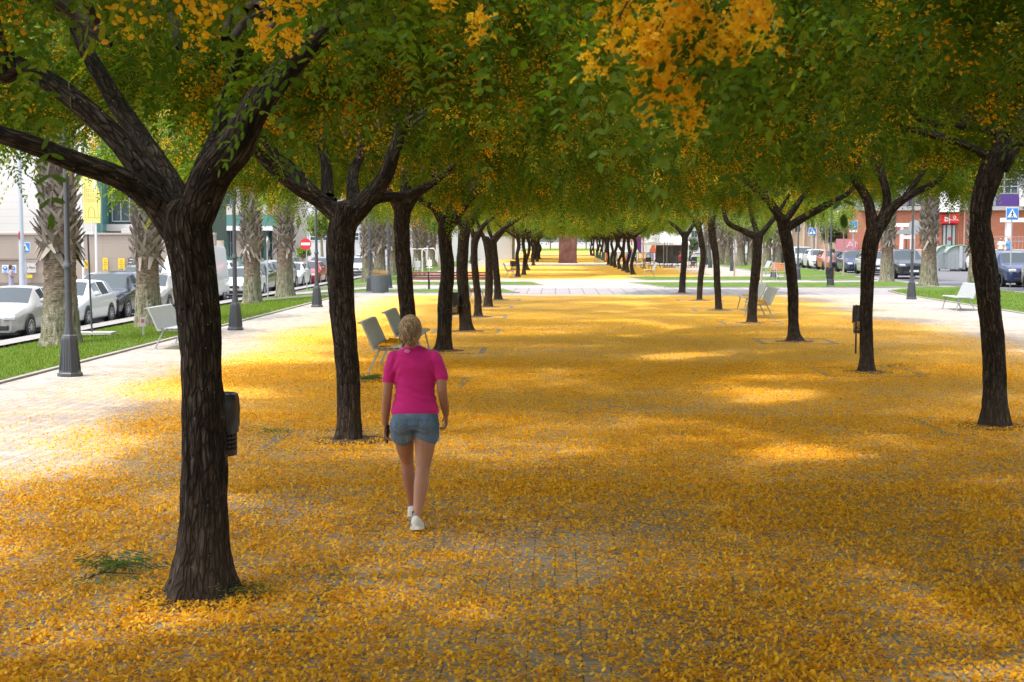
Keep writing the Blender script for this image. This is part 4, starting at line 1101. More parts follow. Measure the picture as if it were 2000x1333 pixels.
# round sign seen from behind by the shop palm
p = A(1787, 443, 80); t = empty('traffic_sign', (p.x, 80, .08), 0, 'back of a round sign beside the shop palm', 'traffic sign')
MB().tube([(0, -.03, 0), (0, -.03, p.z)], .035, 8).build('pole', M_GALV, t); MB().lathe([(.36, -.01), (.36, .01)], (0, 0, p.z - .08), 32, 'Y').build('disc', M_SBACK, t)
# thin gallows post on the left lawn
g = G(180, 657, -.2); t = empty('thin_post', (g.x, g.y, -.22), 0, 'thin grey post with a small crosspiece on the left lawn', 'post'); h = A(175, 456, g.y).z + .22
MB().tube([(0, 0, 0), (-.06, 0, h)], .025, 8).build('post', M_DARK, t); MB().box((-.06, 0, h), (.32, .06, .05)).build('crosspiece', M_WHITE, t); MB().box((0, 0, .10), (1.1, .5, .06)).build('foot_slab', M_CONC, t)
MB().tube([(.06, 0, h), (.06, 0, h + .35)], .015, 6).build('aerial', M_WHITE, t)
# grey light pole far left
p = A(38, 320, 66); t = empty('light_pole', (p.x, 66, -.65), 0, 'tall pale grey light pole against the white building', 'light pole')
MB().lathe([(.16, 0), (.15, .5), (.13, 1.2), (.075, 7.4)], n=14).build('pole', simple('pale_pole', (.45, .48, .52), .5), t, smooth=True)
MB().tube([(0, 0, 7.3), (.2, -.2, 7.7), (1.2, -1.0, 7.9)], .05, 8).build('arm', M_GALV, t); MB().box((1.4, -1.15, 7.9), (.6, .3, .12), rz=-.7, bev=.03).build('lamp_head', M_GALV, t)
# prohibition disc on that pole
MB().lathe([(.30, -.01), (.30, .01)], (-.05, .1, 66 * 0 + A(38, 460, 66).z + .65), 30, 'X').build('disc', M_SRED, t)

# flags: two white poles and a yellow banner
p = A(160, 400, 68); t = empty('banner', (p.x, 68, -.65), 0, 'yellow banner with a drawn tower hanging between two white poles', 'banner')
X1 = A(186, 400, 68).x - p.x; zt, zb = A(170, 300, 68).z + .65, A(170, 436, 68).z + .65
for x in (0, X1): MB().lathe([(.06, 0), (.05, zt + 1.2)], (x, 0, 0), 10).build('pole', M_WHITE, t, smooth=True)
vs = []; nx, nz = 14, 22
for j in range(nz + 1):
    for i in range(nx + 1):
        u = i / nx; vv = j / nz; x = .07 + u * (X1 * 1.32) * (1 - .22 * math.exp(-((vv - .62) / .16) ** 2)); 
        vs.append((x, -.08 + .06 * math.sin(u * 5 + vv * 7), zb + (zt - zb) * vv))
fs = [(j * (nx + 1) + i, j * (nx + 1) + i + 1, (j + 1) * (nx + 1) + i + 1, (j + 1) * (nx + 1) + i) for j in range(nz) for i in range(nx)]
MB().add(vs, fs).build('cloth', simple('banner_yellow', (.85, .74, .22), .8, var=.04), t, smooth=True)
M_BR = simple('banner_print', (.42, .33, .16), .8)
m = MB(); x0, z0 = .20, zb + .25; W, H = .62, 1.5
for a, b in (((0, 0), (0, H)), ((0, H), (W, H)), ((W, H), (W, 0)), ((-.05, 0), (W + .1, 0))): m.tube([(x0 + a[0], -.17, z0 + a[1]), (x0 + b[0], -.17, z0 + b[1])], .014, 4)
for i in range(3):
    for j in range(3):
        cx, cz = x0 + .14 + i * .17, z0 + H - .2 - j * .24
        for a, b in (((-.05, -.07), (-.05, .07)), ((-.05, .07), (.05, .07)), ((.05, .07), (.05, -.07)), ((.05, -.07), (-.05, -.07))): m.tube([(cx + a[0], -.17, cz + a[1]), (cx + b[0], -.17, cz + b[1])], .008, 4)
m.tube([(x0 + W / 2 + .14 * math.cos(a), -.17, z0 + .32 + .2 * math.sin(a)) for a in np.linspace(0, math.pi, 9)] + [(x0 + W / 2 - .14, -.17, z0)], .014, 4)
m.tube([(x0 + W / 2 + .14, -.17, z0 + .32), (x0 + W / 2 + .14, -.17, z0)], .014, 4)
m.build('tower_print', M_BR, t)

# ------------------------------------------------------------------ palms
M_PALM = N('palm_trunk')
_v = M_PALM.coord(scale=(1, 1, 4)); _v2 = M_PALM.coord(scale=(1, 1, .25)); _s = M_PALM.n('ShaderNodeSeparateXYZ'); M_PALM.l(M_PALM.coord(), _s.inputs[0])
_a = M_PALM.noise(_v, 9, 4, .65); _b = M_PALM.noise(_v2, 16, 4, .65)
_hi = M_PALM.ramp(_a, [(.3, (.07, .05, .035)), (.5, (.17, .125, .09)), (.7, (.30, .24, .18))])
_lo = M_PALM.ramp(_b, [(.3, (.055, .055, .03)), (.5, (.18, .17, .11)), (.7, (.36, .32, .26))])
_c = M_PALM.mix(M_PALM.step(_s.outputs[2], .7, 1.5), _lo, _hi)
M_PALM.set(_c, .95, spec=.1); M_PALM.bump(_a, 1, .03); M_PALM = M_PALM.m
M_STUB = leafy('palm_stub', [(0, (.09, .07, .055)), (.5, (.20, .165, .135)), (1, (.34, .29, .245))], .05, .9, (1, 1, 1))
M_FROND = leafy('palm_frond', [(0, (.05, .10, .03)), (1, (.12, .20, .06))], .4)
def palm(seed, zs=2.35, base_r=.50, mid_r=.36, H=7.2, fl=.30):
    rng = np.random.default_rng(seed); t = empty('palm_tree', (0, 0, 0))
    n = 40; hs = np.concatenate([np.linspace(-.05, zs + .3, 60)]); V = []
    for h in hs:
        r = mid_r + (base_r - mid_r) * math.exp(-max(h, 0) / fl) + .02 * math.sin(h * 3)
        for k in range(n):
            a = 2 * math.pi * k / n
            rr = r * (1 + .04 * math.sin(9 * a + h * 2 + seed) * math.exp(-h / .7)) + rng.normal(0, .006 if h < 1 else .011)
            V.append((rr * math.cos(a), rr * math.sin(a), h))
    for h, r in ((zs + .4, mid_r * .9), (H - .3, mid_r * .72), (H, mid_r * .5), (H + .3, .05)):
        for k in range(n): a = 2 * math.pi * k / n; V.append((r * math.cos(a), r * math.sin(a), h))
    m = len(V) // n
    Fq = [(i * n + k, i * n + (k + 1) % n, (i + 1) * n + (k + 1) % n, (i + 1) * n + k) for i in range(m - 1) for k in range(n)]
    MB().add(V, Fq).build('trunk', M_PALM, t, smooth=True)
    # criss-cross of cut leaf bases
    st = MB(); rn = []; cnt_ = 0; ang = 0.0; h = zs - .25
    while h < H:
        fr = max(0, min(1, (h - zs) / .35)); r = mid_r * (.98 - .22 * max(0, (h - zs)) / (H - zs))
        ang += 2.399963 + rng.normal(0, .09); low = h < zs + .15
        L = (.24 + rng.random() * .14) if not low else .22 + rng.random() * .24
        out = .10 + .16 * rng.random() + (.30 * rng.random() if low else 0) + (.5 if rng.random() < .03 else 0)
        w = .060 + .035 * rng.random(); sk = (1 if cnt_ % 2 else -1) * (.15 + .16 * rng.random())
        upz = -1 if (low and rng.random() < .4) else 1
        ca, sa = math.cos(ang), math.sin(ang); T = Vector((-sa, ca, 0)); Rv = Vector((ca, sa, 0)); Z = Vector((0, 0, 1))
        p0 = Rv * (r - .03) + Z * h; p1 = p0 + Rv * (out * .35 * L + .03) + Z * (L * .5 * upz) + T * sk * .5; p2 = p0 + Rv * (out * L + .05) + Z * (L * upz) + T * sk
        th = .03
        vs = [p0 - T * w, p0 + T * w, p1 + T * w * .62, p1 - T * w * .62, p2 + T * w * .32, p2 - T * w * .30]
        vs2 = [v_ + Rv * th * (1 if i < 4 else .4) for i, v_ in enumerate(vs)]
        st.add(vs + vs2, [(0, 1, 2, 3), (3, 2, 4, 5), (6, 9, 8, 7), (9, 11, 10, 8), (0, 3, 9, 6), (3, 5, 11, 9), (1, 7, 8, 2), (2, 8, 10, 4), (5, 4, 10, 11), (0, 6, 7, 1)])
        rn += [rng.random()] * 10; cnt_ += 1; h += .0075
    o = st.build('leaf_base', M_STUB, t)
    at = o.data.attributes.new('rnd', 'FLOAT', 'FACE'); at.data.foreach_set('value', rn)
    # fan fronds
    Fv = []
    for i in range(46):
        a = rng.random() * 6.28; el = rng.uniform(-.7, 1.2); d = Vector((math.cos(a) * math.cos(el), math.sin(a) * math.cos(el), math.sin(el)))
        c = Vector((0, 0, H + .1)) + d * 1.25 - Vector((0, 0, .15)); s_ = d.cross(Vector((0, 0, 1))).normalized(); u_ = s_.cross(d)
        for j in range(26):
            b = (j - 12.5) / 12.5 * 2.0; dd = (d * math.cos(b) + s_ * math.sin(b)); l = .95 * (.75 + .25 * math.cos(b))
            w_ = s_ * math.cos(b) * .028 - d * math.sin(b) * .028
            tip = c + dd * l - Vector((0, 0, .35 * l))
            Fv.append([c - w_ * .4, c + dd * l * .5 - w_, tip, c + dd * l * .5 + w_])
        q = Vector((0, 0, H)); w_ = s_ * .02; Fv.append([q - w_, q + w_, c + w_, c - w_])
    Fv = np.array([[tuple(v_) for v_ in f] for f in Fv])
    link('frond', faces_mesh('frond', Fv, rng.random(len(Fv)), M_FROND), t)
    return t
PV = [palm(1), palm(2, 2.15, .44, .33), palm(3, 1.9, .40, .31, 7.6)]
pal = [(120, 672, 0, 1.03, 'nearest palm at left with shaggy leaf bases, behind the lamp post', 0), (290, 636, 1, .98, 'second palm at left, white van behind it', 1), (493, 592, 1, .95, 'third palm at left beside the dark lamp post', 2),
       (557, 578, 0, .95, 'fourth palm at left, swollen foot on the lawn', 3), (718, 549, 2, 1, 'fifth palm at left, just past the no entry sign', 4), (742, 545, 1, 1, 'sixth palm at left, behind the planter', 5), (767, 538, 2, 1, 'seventh palm at left, right of the planter', 1.6),
       (1813, 556, 0, .98, 'nearest whole palm at right, in front of the grey containers', 2), (1732, 548, 1, .95, 'second palm at right, greenish trunk by the black car', 3), (1906, 567, 2, 1.0, 'palm at right mostly hidden by the bowed trunk', 4)]
used = set()
def place_palm(v, loc, rz, s, label, group):
    if v not in used:
        used.add(v); o = PV[v]; o.location = loc; o.rotation_euler = (0, 0, rz); o.scale = (s, s, 1); tag(o, label, 'palm tree', group)
    else:
        c = copy_thing(PV[v], loc, rz, label, group, (s, s, 1)); c['category'] = 'palm tree'
for px, py, v, s, lab, rz in pal:
    z = 0
    for _ in range(4): g = G(px, py, z); z = float(terrain(g.x)) + .06
    place_palm(v, (g.x, g.y, z - .02), rz, s, lab, 'palms on the lawn strips')
for i, (x, y) in enumerate([(-11.2, 106), (-11.0, 114), (-11.3, 122), (-11.2, 130), (-11.0, 139), (-11.2, 149)]):
    place_palm(i % 3, (x, y, -.1), i * 1.3, 1, '%s palm of the distant left line, counted from the exercise machines' % ordn[i], 'distant left palms')
for i, (px, py) in enumerate([(1520, 519), (1498, 519), (1468, 518), (1447, 518), (1423, 516), (1410, 515), (1398, 513), (1382, 511)]):
    g = G(px, py, .1); place_palm((i + 1) % 3, (g.x, g.y, .08), i * 1.1, 1.05, '%s palm of the distant right clump, counted from the right' % ordn[i], 'distant right palms')
# ------------------------------------------------------------------ people
def loft(mb, rings, n=24):
    """rings: (cx,cy,z,rx,ry)"""
    vs = [(cx + rx * math.cos(2 * math.pi * k / n), cy + ry * math.sin(2 * math.pi * k / n), z) for cx, cy, z, rx, ry in rings for k in range(n)]
    m = len(rings)
    fs = [(i * n + k, i * n + (k + 1) % n, (i + 1) * n + (k + 1) % n, (i + 1) * n + k) for i in range(m - 1) for k in range(n)]
    fs += [tuple(range(n - 1, -1, -1)), tuple((m - 1) * n + k for k in range(n))]
    return mb.add(vs, fs)
def limb(mb, pts, rad, n=14):
    C, r = catmull([tuple(p) for p in pts], rad, .03)
    mb.tube([tuple(c) for c in C], list(r), n)
    mb.ell(pts[0], (rad[0],) * 3, 12, 8); mb.ell(pts[-1], (rad[-1],) * 3, 12, 8); return mb
def fuse(name, mb, mat, parent, voxel=.006, smooth=6):
    me = bpy.data.meshes.new('tmp'); me.from_pydata(mb.v, [], mb.f); bm_fix(me)
    o = bpy.data.objects.new('tmp', me); COL.objects.link(o)
    r = o.modifiers.new('r', 'REMESH'); r.mode = 'VOXEL'; r.voxel_size = voxel; r.use_smooth_shade = True
    s = o.modifiers.new('s', 'SMOOTH'); s.factor = .5; s.iterations = smooth
    dg = bpy.context.evaluated_depsgraph_get(); dg.update()
    m2 = bpy.data.meshes.new_from_object(o.evaluated_get(dg)); m2.name = name
    bpy.data.objects.remove(o, do_unlink=True); bpy.data.meshes.remove(me)
    m2.materials.clear()
    return link(name, m2, parent, [mat])
def skin_mat(name, col):
    k = N(name); v = k.coord(); c = k.mix(k.noise(v, 9, 4), tuple(x * .82 for x in col), tuple(min(1, x * 1.15) for x in col))
    c = k.mix(k.math('MULTIPLY', k.noise(v, 60, 2), .2), c, tuple(x * .7 for x in col))
    k.set(c, .5, spec=.4); k.b.inputs['Subsurface Weight'].default_value = .08; k.b.inputs['Subsurface Radius'].default_value = (.02, .008, .004)
    return k.m
def cloth_mat(name, col, scale=9, amt=.5, fine=0.0):
    k = N(name); v = k.coord(scale=(1, 1, 1.8)); f = k.noise(v, scale, 3, .5)
    c = k.mix(k.noise(v, 3, 3), tuple(x * .88 for x in col), col)
    k.set(c, .85, spec=.2); k.b.inputs['Sheen Weight'].default_value = .15
    k.bump(f, amt, .02); return k.m
SKIN = skin_mat('skin', (.42, .20, .12))
woman = empty('person', (0, 0, 0), 0, 'woman in magenta T-shirt and denim shorts walking away on the petals', 'person')
WX, WY = (808 - 1085) * 10.9 / 2800, 10.9
woman.location = (WX, WY, 0)
def hand(mb, wrist, d, side, curl, palm_n):
    """wrist point, d = direction of hand, side = thumb side, palm_n = palm normal"""
    d = Vector(d).normalized(); side = Vector(side); side = (side - d * side.dot(d)).normalized(); pn = Vector(palm_n); pn = (pn - d * pn.dot(d) - side * pn.dot(side)).normalized()
    w = Vector(wrist); rot = Matrix((side, pn, d)).transposed()
    mb.ell(w + d * .045, (.040, .016, .052), 14, 10, rot)
    for i, (off, ln) in enumerate(((.028, .072), (.0095, .080), (-.0095, .074), (-.028, .058))):
        b = w + d * .078 + side * off; c1 = curl * (.8 + .12 * i)
        p1 = b + (d * math.cos(c1 * .4) + pn * math.sin(c1 * .4)) * ln * .45
        p2 = p1 + (d * math.cos(c1) + pn * math.sin(c1)) * ln * .32
        p3 = p2 + (d * math.cos(c1 * 1.6) + pn * math.sin(c1 * 1.6)) * ln * .25
        mb.tube([b, p1, p2, p3], [.0092, .0085, .0078, .0065], 8); mb.ell(p3, (.0068,) * 3, 8, 6); mb.ell(p1, (.0088,) * 3, 8, 6)
    b = w + d * .02 + side * .03
    mb.tube([b, b + d * .03 + side * .022 + pn * .008, b + d * .058 + side * .022 + pn * .02], [.013, .011, .008], 8); mb.ell(b + d * .058 + side * .022 + pn * .02, (.008,) * 3, 8, 6)
# --- body (one continuous surface)
b = MB()
hc = Vector((-.03, .02, 1.525))
b.ell(hc, (.074, .092, .108), 20, 14); b.ell(hc + Vector((0, .045, -.055)), (.055, .052, .062), 14, 10)      # skull, jaw
b.ell(hc + Vector((0, .108, -.022)), (.013, .020, .022)); b.ell(hc + Vector((0, .094, -.068)), (.024, .012, .008))
for sgn in (-1, 1): b.ell(hc + Vector((sgn * .077, .0, -.02)), (.010, .020, .032)); b.ell(hc + Vector((sgn * .03, .088, .0)), (.014, .010, .010))
limb(b, [(-.028, .01, 1.47), (-.022, -.005, 1.41), (-.012, -.005, 1.345)], [.052, .050, .062])
loft(b, [(0, 0, .80, .16, .10), (0, 0, .9, .155, .10), (0, 0, 1.06, .13, .09), (0, .005, 1.2, .15, .10), (0, 0, 1.3, .16, .085), (0, 0, 1.35, .10, .06), (0, 0, 1.37, .05, .05)])
limb(b, [(-.155, 0, 1.31), (-.192, -.01, 1.17), (-.205, -.02, 1.03), (-.222, .02, .90), (-.232, .05, .79)], [.048, .042, .036, .034, .024])
limb(b, [(.16, 0, 1.31), (.205, -.02, 1.18), (.215, -.05, 1.06), (.228, .03, .94), (.232, .12, .86)], [.048, .042, .038, .034, .025])
hand(b, (-.232, .055, .785), (.02, .12, -1), (.1, 1, 0), .9, (1, 0, 0))
hand(b, (.232, .125, .853), (-.03, .35, -1), (-.2, 1, .2), 1.1, (-1, 0, 0))
# legs: left one swung ahead, right one trailing
limb(b, [(-.085, .0, .80), (-.088, .08, .64), (-.080, .20, .48), (-.074, .23, .36), (-.062, .29, .20), (-.056, .34, .09)], [.090, .074, .050, .053, .038, .031])
limb(b, [(.085, .0, .80), (.080, -.02, .64), (.066, -.06, .46), (.058, -.11, .34), (.044, -.19, .20), (.036, -.25, .115)], [.094, .081, .053, .057, .039, .032])
b.ell((-.08, -.02, .80), (.08, .07, .08)); b.ell((.08, -.02, .80), (.08, .07, .08))
body = fuse('body', b, SKIN, woman, .0042, 4)
# --- T-shirt
s = MB()
loft(s, [(.005, 0, .872, .182, .118), (.005, -.005, .90, .186, .122), (.004, -.002, .97, .165, .108), (.004, .0, 1.06, .148, .100), (.004, .005, 1.16, .162, .108), (.003, .0, 1.24, .180, .112), (0, 0, 1.30, .182, .098), (0, 0, 1.345, .150, .080), (-.005, 0, 1.38, .090, .065), (-.012, 0, 1.398, .062, .060)], 36)
limb(s, [(-.148, 0, 1.304), (-.180, -.006, 1.215), (-.197, -.01, 1.14)], [.061, .054, .049], 20)
limb(s, [(.150, 0, 1.302), (.190, -.012, 1.22), (.210, -.025, 1.155)], [.062, .056, .052], 20)
shirt = fuse('shirt', s, cloth_mat('magenta_cotton', (.68, .024, .24), 7, .55), woman, .006, 3)
co = np.zeros(len(shirt.data.vertices) * 3, dtype=np.float32); shirt.data.vertices.foreach_get('co', co); co = co.reshape(-1, 3)
no = np.zeros_like(co).ravel(); shirt.data.vertices.foreach_get('normal', no); no = no.reshape(-1, 3)
w = np.exp(-((co[:, 2] - 1.02) / .09) ** 2)      # horizontal creases at the waist, drag lines below the arms
d = w * .0035 * np.sin(co[:, 2] * 105 + co[:, 0] * 16 + 2.0 * np.sin(co[:, 0] * 14)) + .005 * np.exp(-((np.abs(co[:, 0]) - .14) / .04) ** 2) * np.sin(co[:, 2] * 60 + np.abs(co[:, 0]) * 110) * np.exp(-((co[:, 2] - 1.18) / .1) ** 2)
d += .004 * (fbm2(co[:, 0] * 3, co[:, 2] * 6, .25, 3, 2) - .5) * 2
co += no * d[:, None]; shirt.data.vertices.foreach_set('co', co.ravel()); shirt.data.update()
lg = MB(); c = Vector((-.045, -.0805, 1.362)); a_ = [(c.x + .019 * math.cos(q), -.083, c.z + .008 * math.sin(q)) for q in np.linspace(0, 2 * math.pi, 20)]
lg.tube(a_, .0022, 5); lg.tube([(c.x - .002, -.084, c.z + .007), (c.x - .002, -.084, c.z - .007)], .002, 5)
# --- shorts
s = MB()
loft(s, [(.005, -.02, .765, .180, .118), (.005, -.026, .81, .186, .134), (.005, -.012, .86, .178, .125), (.005, -.005, .90, .172, .116)], 36)
limb(s, [(-.090, -.022, .80), (-.094, .012, .715)], [.100, .093], 22); limb(s, [(.094, -.026, .80), (.095, -.012, .71)], [.100, .096], 22)
s.ell((-.08, -.068, .805), (.088, .095, .085)); s.ell((.088, -.068, .805), (.088, .095, .085))
k = N('denim'); v = k.coord(); f = k.noise(v, 5, 4, .6); c_ = k.ramp(f, [(.35, (.09, .15, .23)), (.55, (.17, .25, .35)), (.75, (.34, .43, .52))])
c_ = k.mix(k.math('MULTIPLY', k.noise(v, 220, 2), .35), c_, (.04, .065, .11)); k.set(c_, .9, spec=.15); k.bump(k.noise(v, 14, 4), .5, .01)
M_DENIM = k.m
sh = fuse('shorts', s, M_DENIM, woman, .006, 3)
stc = simple('denim_stitch', (.22, .25, .30), .9)
for sg in (-1, 1):
    x = sg * .085; yb = -.165
    pk = MB(); pts = [(x - .055, yb, .855), (x + .055, yb, .855), (x + .052, yb - .004, .775), (x, yb - .004, .755), (x - .052, yb - .004, .775), (x - .055, yb, .855)]
    pts = [(p[0], -.068 - .095 * math.sqrt(max(.05, 1 - ((p[0] - x) / .090) ** 2)) - .004 + .0, p[2]) for p in pts]
    pk.tube(pts, .0022, 5); q = [(x + t_, -.068 - .095 * math.sqrt(max(.05, 1 - (t_ / .090) ** 2)) - .004, .80 + .012 * math.cos(t_ * 110)) for t_ in np.linspace(-.045, .045, 15)]
    pk.tube(q, .0018, 5); pk.build('pocket_stitching', stc, woman)
fr = MB(); rng = np.random.default_rng(8)
for i in range(60):
    sg = -1 if i % 2 else 1; a = rng.random() * 6.28; x = sg * .092 + .097 * math.cos(a); y = .01 + .097 * math.sin(a); z = .672 if sg > 0 else .68
    l = .008 + .03 * rng.random() ** 2
    fr.tube([(x, y, z + .03), (x + rng.normal(0, .004), y + rng.normal(0, .004), z - l)], .0013, 3)
fo = fr.build('frayed_threads', simple('fray', (.45, .48, .50), .95), woman); fo['kind'] = 'stuff'
# --- hair
k = N('blond_hair'); v = k.coord(); sp = k.n('ShaderNodeSeparateXYZ'); k.l(v, sp.inputs[0])
f = k.noise(k.coord(scale=(60, 60, 4)), 1.4, 3, .6); c_ = k.ramp(f, [(.3, (.14, .085, .042)), (.5, (.36, .25, .14)), (.7, (.58, .44, .28))]); k.set(c_, .5, spec=.4); k.bump(f, .6, .008)
HAIR = k.m
k = N('blond_hair_knot'); f = k.noise(k.coord(scale=(50, 50, 8)), 1.6, 3, .6); k.set(k.ramp(f, [(.3, (.10, .055, .028)), (.5, (.27, .17, .09)), (.72, (.60, .46, .30))]), .5, spec=.4)
HAIR2 = k.m
h = MB(); h.ell(hc + Vector((0, -.012, .006)), (.089, .100, .106), 26, 18); h.ell(hc + Vector((0, -.030, -.040)), (.084, .072, .075), 20, 14)
# keep the face free: cut the front part below the hairline
vs = [Vector(p) for p in h.v]
hp = fuse('hair', h, HAIR, woman, .005, 3)
for v_ in hp.data.vertices:
    if v_.co.y > hc.y + .035 and v_.co.z < hc.z + .055: v_.co.y = hc.y + .035
bn = MB(); rng = np.random.default_rng(15); bc = hc + Vector((.0, -.132, -.02))
for i in range(46):
    a = rng.random() * 6.28; rr = .018 + .022 * rng.random(); ph = rng.random() * 6
    x0 = bc + Vector((rng.normal(0, .014), .02, .045 + rng.normal(0, .01))); pts = []
    ln = .09 + .07 * rng.random(); dx = rng.normal(0, .022)
    for j in range(9):
        t_ = j / 8
        pts.append(x0 + Vector((dx * t_ * 1.3 + .012 * math.sin(ph + t_ * 7), -.030 * math.sin(t_ * 3.0) - .008 * math.cos(ph + t_ * 6), -ln * t_)))
    bn.tube(pts, [.007 - .004 * j / 8 for j in range(9)], 6)
for i in range(26):
    a = 2 * math.pi * i / 26; p0 = hc + Vector((.088 * math.cos(a), -.04, .094 * math.sin(a) + .0)); p1 = hc + Vector((.055 * math.cos(a), -.106, .055 * math.sin(a) + .01)); p2 = bc + Vector((.012 * math.cos(a), .0, .035 + .012 * math.sin(a)))
    bn.tube([p0, p1, p2], [.005, .008, .007], 6)
bn.build('ponytail', HAIR2, woman, smooth=True)
# --- shoes
def shoe(x, y, rz, lift, parent, z=0.0, heel=0.0):
    R3 = Matrix.Rotation(rz, 3, 'Z') @ Matrix.Rotation(heel, 3, 'X'); o = Vector((x, y, z))
    m = MB(); pt = lambda a, b_, c: tuple(o + R3 @ Vector((a, b_, c)))
    m.ell(pt(0, -.045, .060), (.037, .045, .050)); m.ell(pt(0, .03, .050), (.040, .075, .038)); m.ell(pt(0, .10, .040), (.044, .070, .030)); m.ell(pt(0, -.02, .085), (.034, .045, .022))
    s_ = fuse('shoe', m, simple('shoe_white', (.72, .71, .66), .6, var=.08), parent, .005, 3)
    q = MB(); pr = [(-.030, -.090), (.030, -.090), (.040, -.05), (.038, .02), (.047, .09), (.036, .155), (0, .175), (-.036, .155), (-.047, .09), (-.038, .02), (-.040, -.05)]
    vs_ = [pt(a, b_, 0) for a, b_ in pr] + [pt(a, b_, .026) for a, b_ in pr]; n_ = len(pr)
    q.add(vs_, [tuple(range(n_ - 1, -1, -1)), tuple(range(n_, 2 * n_))] + [(i, (i + 1) % n_, n_ + (i + 1) % n_, n_ + i) for i in range(n_)])
    q.build('sole', simple('sole_white', (.78, .77, .73), .7), s_)
    c2 = MB(); c2.tube([pt(0, -.025, .085), pt(0, -.02, .115)], [.037, .038], 16); c2.build('collar', simple('shoe_blue', (.20, .27, .38), .8), s_)
    c3 = MB(); c3.tube([pt(0, -.02, .10), pt(0, -.012, .135)], [.036, .036], 16); c3.build('ankle_sock', simple('sock_dark', (.02, .02, .03), .9), s_)
shoe(-.056, .36, .06, .10, woman); shoe(.034, -.235, -.05, .0, woman, .02, -.22)
lo = lg.build('shirt_emblem', simple('emblem_white', (.7, .65, .68), .6), woman)
t = empty('phone', (WX - .226, WY + .082, .665), 0, 'dark phone held in the left hand of the walking woman', 'phone')
MB().box((0, 0, .05), (.012, .074, .155), rx=.25, rz=.5, bev=.004).build('casing', M_BLACK, t); MB().box((.0062, .0, .05), (.0015, .064, .140), rx=.25, rz=.5).build('screen', simple('phone_glass', (.01, .01, .012), .08), t)

def folk(loc, rz, pose, shirt_c, low_c, hair_c, label, skirt=False, h=1.65, long_hair=False):
    """smaller passers-by; pose: stand, folded, sit ; faces +Y before rz"""
    t = empty('person', loc, rz, label, 'person'); t.scale = (h / 1.65,) * 3
    S = SKIN if 'SKIN' in globals() else None; sit = pose == 'sit'; dz = -.38 if sit else 0
    b = MB(); b.ell((0, .01, 1.53 + dz), (.074, .09, .11), 14, 10); b.ell((0, .10, 1.51 + dz), (.013, .02, .02))
    limb(b, [(0, 0, 1.46 + dz), (0, 0, 1.36 + dz)], [.05, .055]); loft(b, [(0, 0, .82 + dz, .15, .10), (0, 0, 1.1 + dz, .13, .09), (0, 0, 1.32 + dz, .16, .08)])
    if pose == 'folded':
        for s_ in (-1, 1): limb(b, [(s_ * .17, 0, 1.30), (s_ * .22, .03, 1.08), (s_ * -.06, .18, 1.05)], [.045, .038, .028])
    elif sit:
        for s_ in (-1, 1): limb(b, [(s_ * .17, 0, 1.30 + dz), (s_ * .21, .05, 1.05 + dz), (s_ * .08, .28, 1.08 + dz)], [.045, .038, .026])
    else:
        for s_ in (-1, 1): limb(b, [(s_ * .17, 0, 1.30), (s_ * .21, -.02, 1.05), (s_ * .20, .14, .90)], [.045, .038, .026]); b.ell((s_ * .20, .18, .86), (.03, .04, .045))
    for s_ in (-1, 1):
        if sit: limb(b, [(s_ * .09, 0, .84 + dz), (s_ * .11, .40, .86 + dz), (s_ * .11, .42, .08)], [.09, .06, .035])
        else: limb(b, [(s_ * .085, 0, .82), (s_ * .08, .01, .46), (s_ * .07, 0, .08)], [.09, .056, .036])
        b.ell((s_ * .08 if not sit else s_ * .11, .06 if not sit else .48, .04), (.04, .12, .04))
    fuse('body', b, S, t, .013, 2)
    m = MB(); loft(m, [(0, 0, (.86 if not skirt else .60) + dz * (0 if False else 1), .20 if skirt else .175, .125), (0, 0, 1.02 + dz, .15, .11), (0, 0, 1.2 + dz, .172, .115), (0, 0, 1.32 + dz, .178, .09), (0, 0, 1.385 + dz, .08, .06)])
    for s_ in (-1, 1): limb(m, [(s_ * .15, 0, 1.31 + dz), (s_ * .20, 0, 1.17 + dz)], [.058, .054])
    fuse('shirt', m, cloth_mat(label[:12] + '_top', shirt_c), t, .014, 2)
    if not skirt:
        m = MB(); loft(m, [(0, -.01, .76 + dz, .17, .12), (0, 0, .90 + dz, .165, .115)])
        for s_ in (-1, 1):
            if sit: limb(m, [(s_ * .09, 0, .82 + dz), (s_ * .11, .36, .86 + dz)], [.10, .075])
            else: limb(m, [(s_ * .088, 0, .80), (s_ * .088, 0, .62)], [.097, .09])
        fuse('shorts', m, cloth_mat(label[:12] + '_low', low_c), t, .014, 2)
    m = MB(); m.ell((0, -.015, 1.55 + dz), (.084, .092, .11), 14, 10)
    if long_hair: m.ell((0, -.06, 1.44 + dz), (.075, .05, .13), 14, 10)
    else: m.ell((0, -.03, 1.50 + dz), (.078, .07, .08), 14, 10)
    fuse('hair', m, simple(label[:12] + '_hair', hair_c, .6, var=.3, scale=30), t, .012, 2)
    return t
p = A(22, 560, 68); folk((p.x, 68, -.60), -1.2, 'folded', (.32, .32, .46), (.2, .3, .35), (.09, .03, .02), 'woman in pale lilac dress standing with folded arms before the wall', skirt=True)
p = A(1627, 530, 84); folk((p.x, 84, .06), .5, 'stand', (.35, .20, .22), (.02, .022, .03), (.02, .015, .012), 'person in dark shorts standing behind a lamp post beside the red car', h=1.66)
p = A(1955, 480, 97); folk((p.x, 97, .75), 2.9, 'stand', (.60, .62, .52), (.2, .2, .2), (.03, .02, .015), 'person in white top beside the man in blue at the brick building')
p = A(1970.5, 480, 97.3); folk((p.x, 97.3, .75), 3.3, 'stand', (.10, .28, .62), (.2, .2, .25), (.28, .19, .13), 'man in blue shirt at the railing of the brick building')
